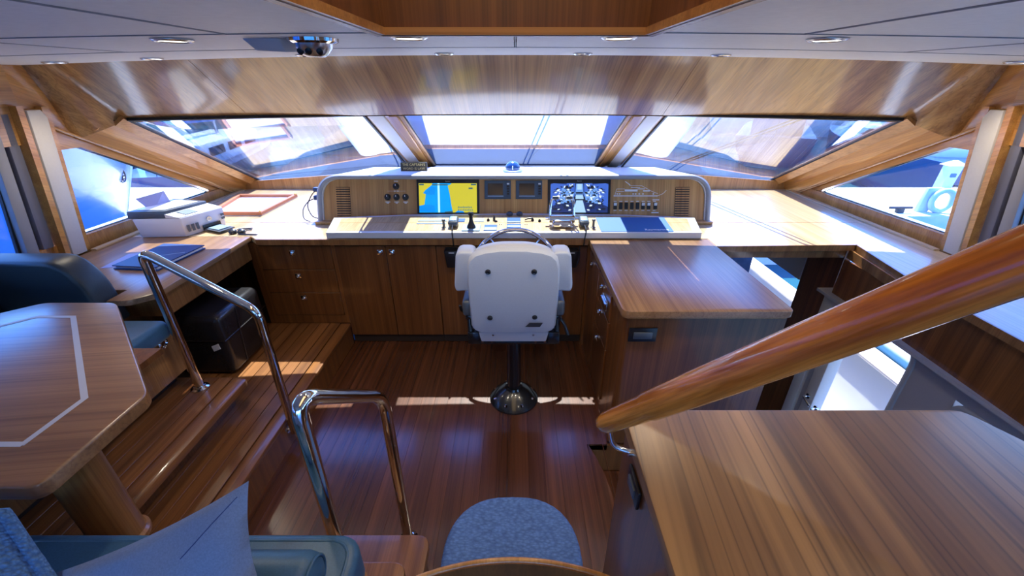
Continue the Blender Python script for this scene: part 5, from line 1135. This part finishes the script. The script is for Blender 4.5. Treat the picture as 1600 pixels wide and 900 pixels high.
for i in range(nx):
    for j in range(ny): g.bm.faces.new((vv[i, j], vv[i + 1, j], vv[i + 1, j + 1], vv[i, j + 1]))
obj('deck_cover', g, M['cover'], dk_, smooth=80)

sd = sroot('deck_side')
g = G(); g.box(2.51, 3.52, -1.0, 7.0, -1.46, -1.40); obj('side_deck', g, M['deck'], sd)
g = G(); g.hexa([(3.49, -1.0, -1.46), (3.65, -1.0, -1.46), (3.65, 7.0, -1.46), (3.49, 7.0, -1.46), (3.60, -1.0, -0.55), (3.76, -1.0, -0.55), (3.76, 7.0, -0.55), (3.60, 7.0, -0.55)]); obj('bulwark', g, M['bulwark'], sd)
g = G(); g.box(3.56, 3.80, -1.0, 7.0, -0.55, -0.515, 0.01); obj('cap_rail', g, M['white'], sd)
# pier across the view with its fittings
g = G(); g.box(4.6, 26, 10.6, 13.9, -2.9, -1.2, 0.03); struct('pier_right', g, M['concrete'])
g = G(); g.box(-26, -4.6, 10.6, 13.9, -2.9, -1.2, 0.03); struct('pier_left', g, M['concrete'])
t = thing('life_ring_stand', 'pale life ring hung on a post on the pier', 'life ring', (11.2, 11.0, -1.2))
g = G(); g.hexa([(10.95, 10.98, -1.2), (11.25, 10.98, -1.2), (11.25, 11.1, -1.2), (10.95, 11.1, -1.2), (11.02, 10.98, -0.55), (11.45, 10.98, -0.55), (11.45, 11.1, -0.55), (11.02, 11.1, -0.55)], 0.02); obj('board', g, M['ring'], t)
g = G(); g.tube([(11.42 + 0.27 * math.cos(a * math.pi / 16), 10.90, -0.87 + 0.27 * math.sin(a * math.pi / 16)) for a in range(32)], 0.07, 12, closed=True); obj('ring', g, M['ring'], t, smooth=60)
t = thing('power_pedestal', 'white square power pedestal with a peaked cap on the pier', 'pedestal', (14.1, 13.6, -1.2))
g = G(); g.hexa([(13.85, 13.45, -1.2), (14.2, 13.45, -1.2), (14.2, 13.75, -1.2), (13.85, 13.75, -1.2), (13.9, 13.45, -0.42), (14.3, 13.45, -0.42), (14.3, 13.75, -0.42), (13.9, 13.75, -0.42)], 0.02); obj('column', g, M['ring'], t)
g = G(); g.hexa([(13.8, 13.4, -0.42), (14.4, 13.4, -0.42), (14.4, 13.8, -0.42), (13.8, 13.8, -0.42), (14.05, 13.58, -0.27), (14.15, 13.58, -0.27), (14.15, 13.62, -0.27), (14.05, 13.62, -0.27)]); obj('cap', g, M['hull_white'], t)
g = G(); g.box(13.97, 14.15, 13.42, 13.45, -0.78, -0.66, 0.01); obj('socket', g, M['canvas'], t)
for x, y in ((10.4, 10.9), (6.4, 13.5), (14.6, 13.5)):
    t = thing('mooring_cleat', 'dark mooring cleat on the pier %s' % {10.4: 'edge beside the life ring', 6.4: 'nearest the bow', 14.6: 'beyond the power pedestal'}[x], 'cleat', (x, y, -1.2), 'mooring cleats on the pier')
    g = G(); g.box(x - 0.1, x + 0.1, y - 0.05, y + 0.05, -1.2, -1.08, 0.02); g.tube([(x - 0.3, y, -1.06), (x + 0.3, y, -1.06)], 0.035, 8); obj('horn', g, M['black'], t)
def hull(g, L, B, H, n=14, flare=0.25):
    """boat hull along +y from stern 0 to bow L, keel at 0, sheer H"""
    rows = []
    for i in range(n + 1):
        f = i / n; w = B / 2 * (1 - max(0, (f - 0.45) / 0.55) ** 2.2) + 0.02; zt = H * (1 + 0.28 * max(0, f - 0.3) ** 1.5)
        rows.append([g.bm.verts.new(p) for p in ((-w, f * L + 0.05 * L * f * f, zt), (-w * (1 - flare * 0.3), f * L + .03 * L * f * f, zt * 0.5), (-w * (0.72 - 0.5 * f * f), f * L, 0.0), (w * (0.72 - 0.5 * f * f), f * L, 0.0), (w * (1 - flare * 0.3), f * L + .03 * L * f * f, zt * 0.5), (w, f * L + 0.05 * L * f * f, zt))])
    for A, B_ in zip(rows, rows[1:]):
        for j in range(6): g.bm.faces.new((A[j], A[(j + 1) % 6], B_[(j + 1) % 6], B_[j]))
    g.bm.faces.new(rows[0]); g.bm.faces.new(list(reversed(rows[-1]))); bmesh.ops.recalc_face_normals(g.bm, faces=g.bm.faces)
def motor_boat(label, loc, rot, L, B, H, hm, style, group=None, dim=True):
    t = thing('moored_boat', label, 'boat', loc, group); t.rotation_euler = (0, 0, rot)
    def part(nm, g, m, par=None, sm=30): return obj(nm, g, m, par or t, sm, world=False)
    g = G(); hull(g, L, B, H); part('hull', g, hm)
    g = G(); g.box(-B * .34, B * .34, L * .12, L * .66, H * .98, H * 1.0 + 0.9 * L / 12, 0.12); part('cabin', g, M['cabin'] if dim else M['hull_white'])
    for s in (-1, 1):
        for k in range(3):
            y0 = L * (.17 + .16 * k); g = G(); g.box(s * B * .34 - .02, s * B * .34 + .02, y0, y0 + L * .12, H + .35 * L / 12, H + .7 * L / 12, 0.01, 1); part('window', g, M['tint'])
    g = G(); g.box(-B * .28, B * .28, L * .655, L * .665, H + .35 * L / 12, H + .72 * L / 12); part('windscreen', g, M['tint'])
    if style == 'sail':
        g = G(); g.tube([(0, L * .5, H), (0, L * .5, H + L * 1.15)], 0.09, 8); part('mast', g, M['steel'])
        g = G(); g.tube([(0, L * .5, H + 1.7), (0, L * .12, H + 1.9)], 0.16, 8); part('boom', g, M['canvas'])
        g = G(); g.tube([(0, L * 1.02, H * 1.1), (0, L * .5, H + L * 1.12)], 0.015, 6); g.tube([(0, 0.1, H), (0, L * .5, H + L * 1.14)], 0.015, 6); part('stay', g, M['black'])
    else:
        g = G(); g.box(-B * .30, B * .30, L * .16, L * .50, H + .9 * L / 12, H + 1.5 * L / 12, 0.1); part('flybridge', g, M['cabin'] if dim else M['hull_white'])
        g = G(); g.box(-B * .33, B * .33, L * .10, L * .44, H + 2.1 * L / 12, H + 2.2 * L / 12, 0.04); part('canopy', g, M['canvas'])
        g = G()
        for s in (-1, 1):
            for yy in (.13, .42): g.tube([(s * B * .28, L * yy, H + 1.2 * L / 12), (s * B * .30, L * yy, H + 2.12 * L / 12)], 0.04, 6)
        part('canopy_frame', g, M['steel'])
    return t
# the big yacht close alongside at the left
ly = thing('motor_yacht', 'big yacht hull painted with a blue reflection, close by outside the left windows', 'yacht', (-9.2, -10, -2.6))
g = G(); n = 26; rows = []
for i in range(n + 1):
    f = i / n; y = -10 + 19.2 * f; k = max(0, (f - 0.62) / 0.38); inner = -5.6 - 2.9 * k ** 2.0; zt = 1.75 - 0.9 * max(0, f - .25) ** 1.2
    lean = 0.55 * k
    rows.append([g.bm.verts.new(p) for p in ((inner + 0.05, y + lean * 1.2, zt), (inner - 0.10, y + lean * .8, zt - 0.5), (inner - 0.55, y + lean * .2, -0.9), (inner - 1.1 - .4 * k, y - .4 * k, -2.7), (-13.2, y, -2.7), (-13.2 + 3.2 * k, y + lean, zt))])
for A_, B_ in zip(rows, rows[1:]):
    for j in range(6): g.bm.faces.new((A_[j], A_[(j + 1) % 6], B_[(j + 1) % 6], B_[j]))
g.bm.faces.new(rows[0]); g.bm.faces.new(list(reversed(rows[-1]))); bmesh.ops.recalc_face_normals(g.bm, faces=g.bm.faces); obj('hull', g, M['hull_reflection'], ly, smooth=50)
g = G(); g.tube([(r[0].co if False else p) for p in [(-5.55 - 2.9 * max(0, (i / n - .62) / .38) ** 2, -10 + 19.2 * i / n + .66 * max(0, (i / n - .62) / .38), 1.77 - .9 * max(0, i / n - .25) ** 1.2) for i in range(n + 1)]], 0.09, 8); obj('rubbing_strake', g, M['hull_white'], ly)
g = G(); g.hexa([(-12.4, -8, 1.0), (-6.6, -8, 1.0), (-7.4, 3.5, 0.9), (-11.6, 3.5, 0.9), (-12.0, -7, 3.6), (-7.2, -7, 3.6), (-8.0, 1.2, 3.4), (-11.2, 1.2, 3.4)], 0.15); obj('deckhouse', g, M['hull_white'], ly)
for k in range(4):
    y0 = -6.6 + k * 2.0; g = G(); g.slab([(-6.86 - .075 * (y0 + 8), y0, 1.9), (-6.86 - .075 * (y0 + 9.6), y0 + 1.6, 1.9), (-7.05 - .075 * (y0 + 9.6), y0 + 1.6, 2.8), (-7.05 - .075 * (y0 + 8), y0, 2.8)], (0.06, 0, 0)); obj('window', g, M['tint'], ly)
c0 = Vector((-7.98, 8.50, 0.27)); nn = Vector((0.93, 0.33, -0.12)).normalized(); uu = Vector((-.33, .93, 0)).normalized(); ww = nn.cross(uu)
if ww.z < 0: ww = -ww
g = G(); g.tube([c0 + (uu * math.cos(a * math.pi / 12) + ww * math.sin(a * math.pi / 12)) * 0.125 for a in range(24)], 0.014, 6, closed=True)
for q in ([(-.15, .1), (.12, .1)], [(-.18, -.02), (.15, -.02)], [(-.15, -.13), (.1, -.13)], [(-.02, .2), (-.02, -.2)]): g.tube([c0 + uu * q[0][0] * .5 + ww * q[0][1] * .5, c0 + uu * q[1][0] * .5 + ww * q[1][1] * .5], 0.013, 6)
obj('bow_emblem', g, M['tint'], ly)
# boats beyond the pier and across the harbour
motor_boat('motor boat with blue canopy moored behind the power pedestal', (17.6, 15.4, -2.6), R(-8), 11, 3.6, 1.9, M['hull_navy'], 'motor', dim=False)
motor_boat('navy sailing boat moored behind the pier, seen in the corner of the left window pane', (-14.2, 16.5, -2.6), R(12), 13, 3.6, 1.2, M['hull_navy'], 'sail', dim=False)
motor_boat('navy sailing boat across the harbour ahead, left of the bow', (-3.0, 36, -2.6), R(80), 14, 4.0, 1.7, M['hull_navy'], 'sail')
motor_boat('navy motor cruiser across the harbour, straight ahead of the bow', (14.0, 42, -2.6), R(88), 15, 4.6, 2.2, M['hull_navy'], 'motor')
motor_boat('navy sailing boat moored far along the pier at the right', (15.5, 26, -2.6), R(-30), 14, 4.2, 1.6, M['hull_navy'], 'sail')
motor_boat('distant white sailing boat far ahead at the right', (34, 40, -2.6), R(80), 15, 4.0, 1.7, M['hull_white'], 'sail')
motor_boat('navy motor boat moored behind the pier at the left', (-22, 16, -2.6), R(10), 13, 4.2, 2.0, M['hull_navy'], 'motor')
td = thing('tender', 'small white dinghy floating off the side deck, seen through the door', 'dinghy', (7.6, 6.3, -2.6))
g = G(); g.tube(fillet([(7.0, 5.2, -2.35), (7.0, 7.2, -2.35), (7.6, 8.0, -2.3), (8.2, 7.2, -2.35), (8.2, 5.2, -2.35)], 0.5), 0.24, 12); obj('tubes', g, M['hull_white'], td, smooth=60)
g = G(); g.box(7.0, 8.2, 5.2, 7.5, -2.55, -2.4); obj('floor', g, M['grey_frame'], td)
g = G(); g.box(7.35, 7.85, 5.9, 6.4, -2.4, -1.9, 0.05); obj('console', g, M['hull_white'], td)
g = G(); g.box(7.45, 7.75, 4.8, 5.2, -2.6, -1.8, 0.05); obj('outboard', g, M['tint'], td)
g = G(); g.box(-120, 120, 52, 60, -2.7, -1.0); struct('quay_far', g, M['timber'])
g = G(); nx = 60; P = []
for i in range(nx + 1):
    x = -300 + 600 * i / nx; h = 14 + 10 * math.sin(i * 0.35) + 6 * math.sin(i * 0.9 + 1); P.append((x, h))
g.sheet([(x, 160, -3) for x, h in P], [(x, 240, h) for x, h in P], (0, 60, 0)); struct('hill_far', g, M['hill'])
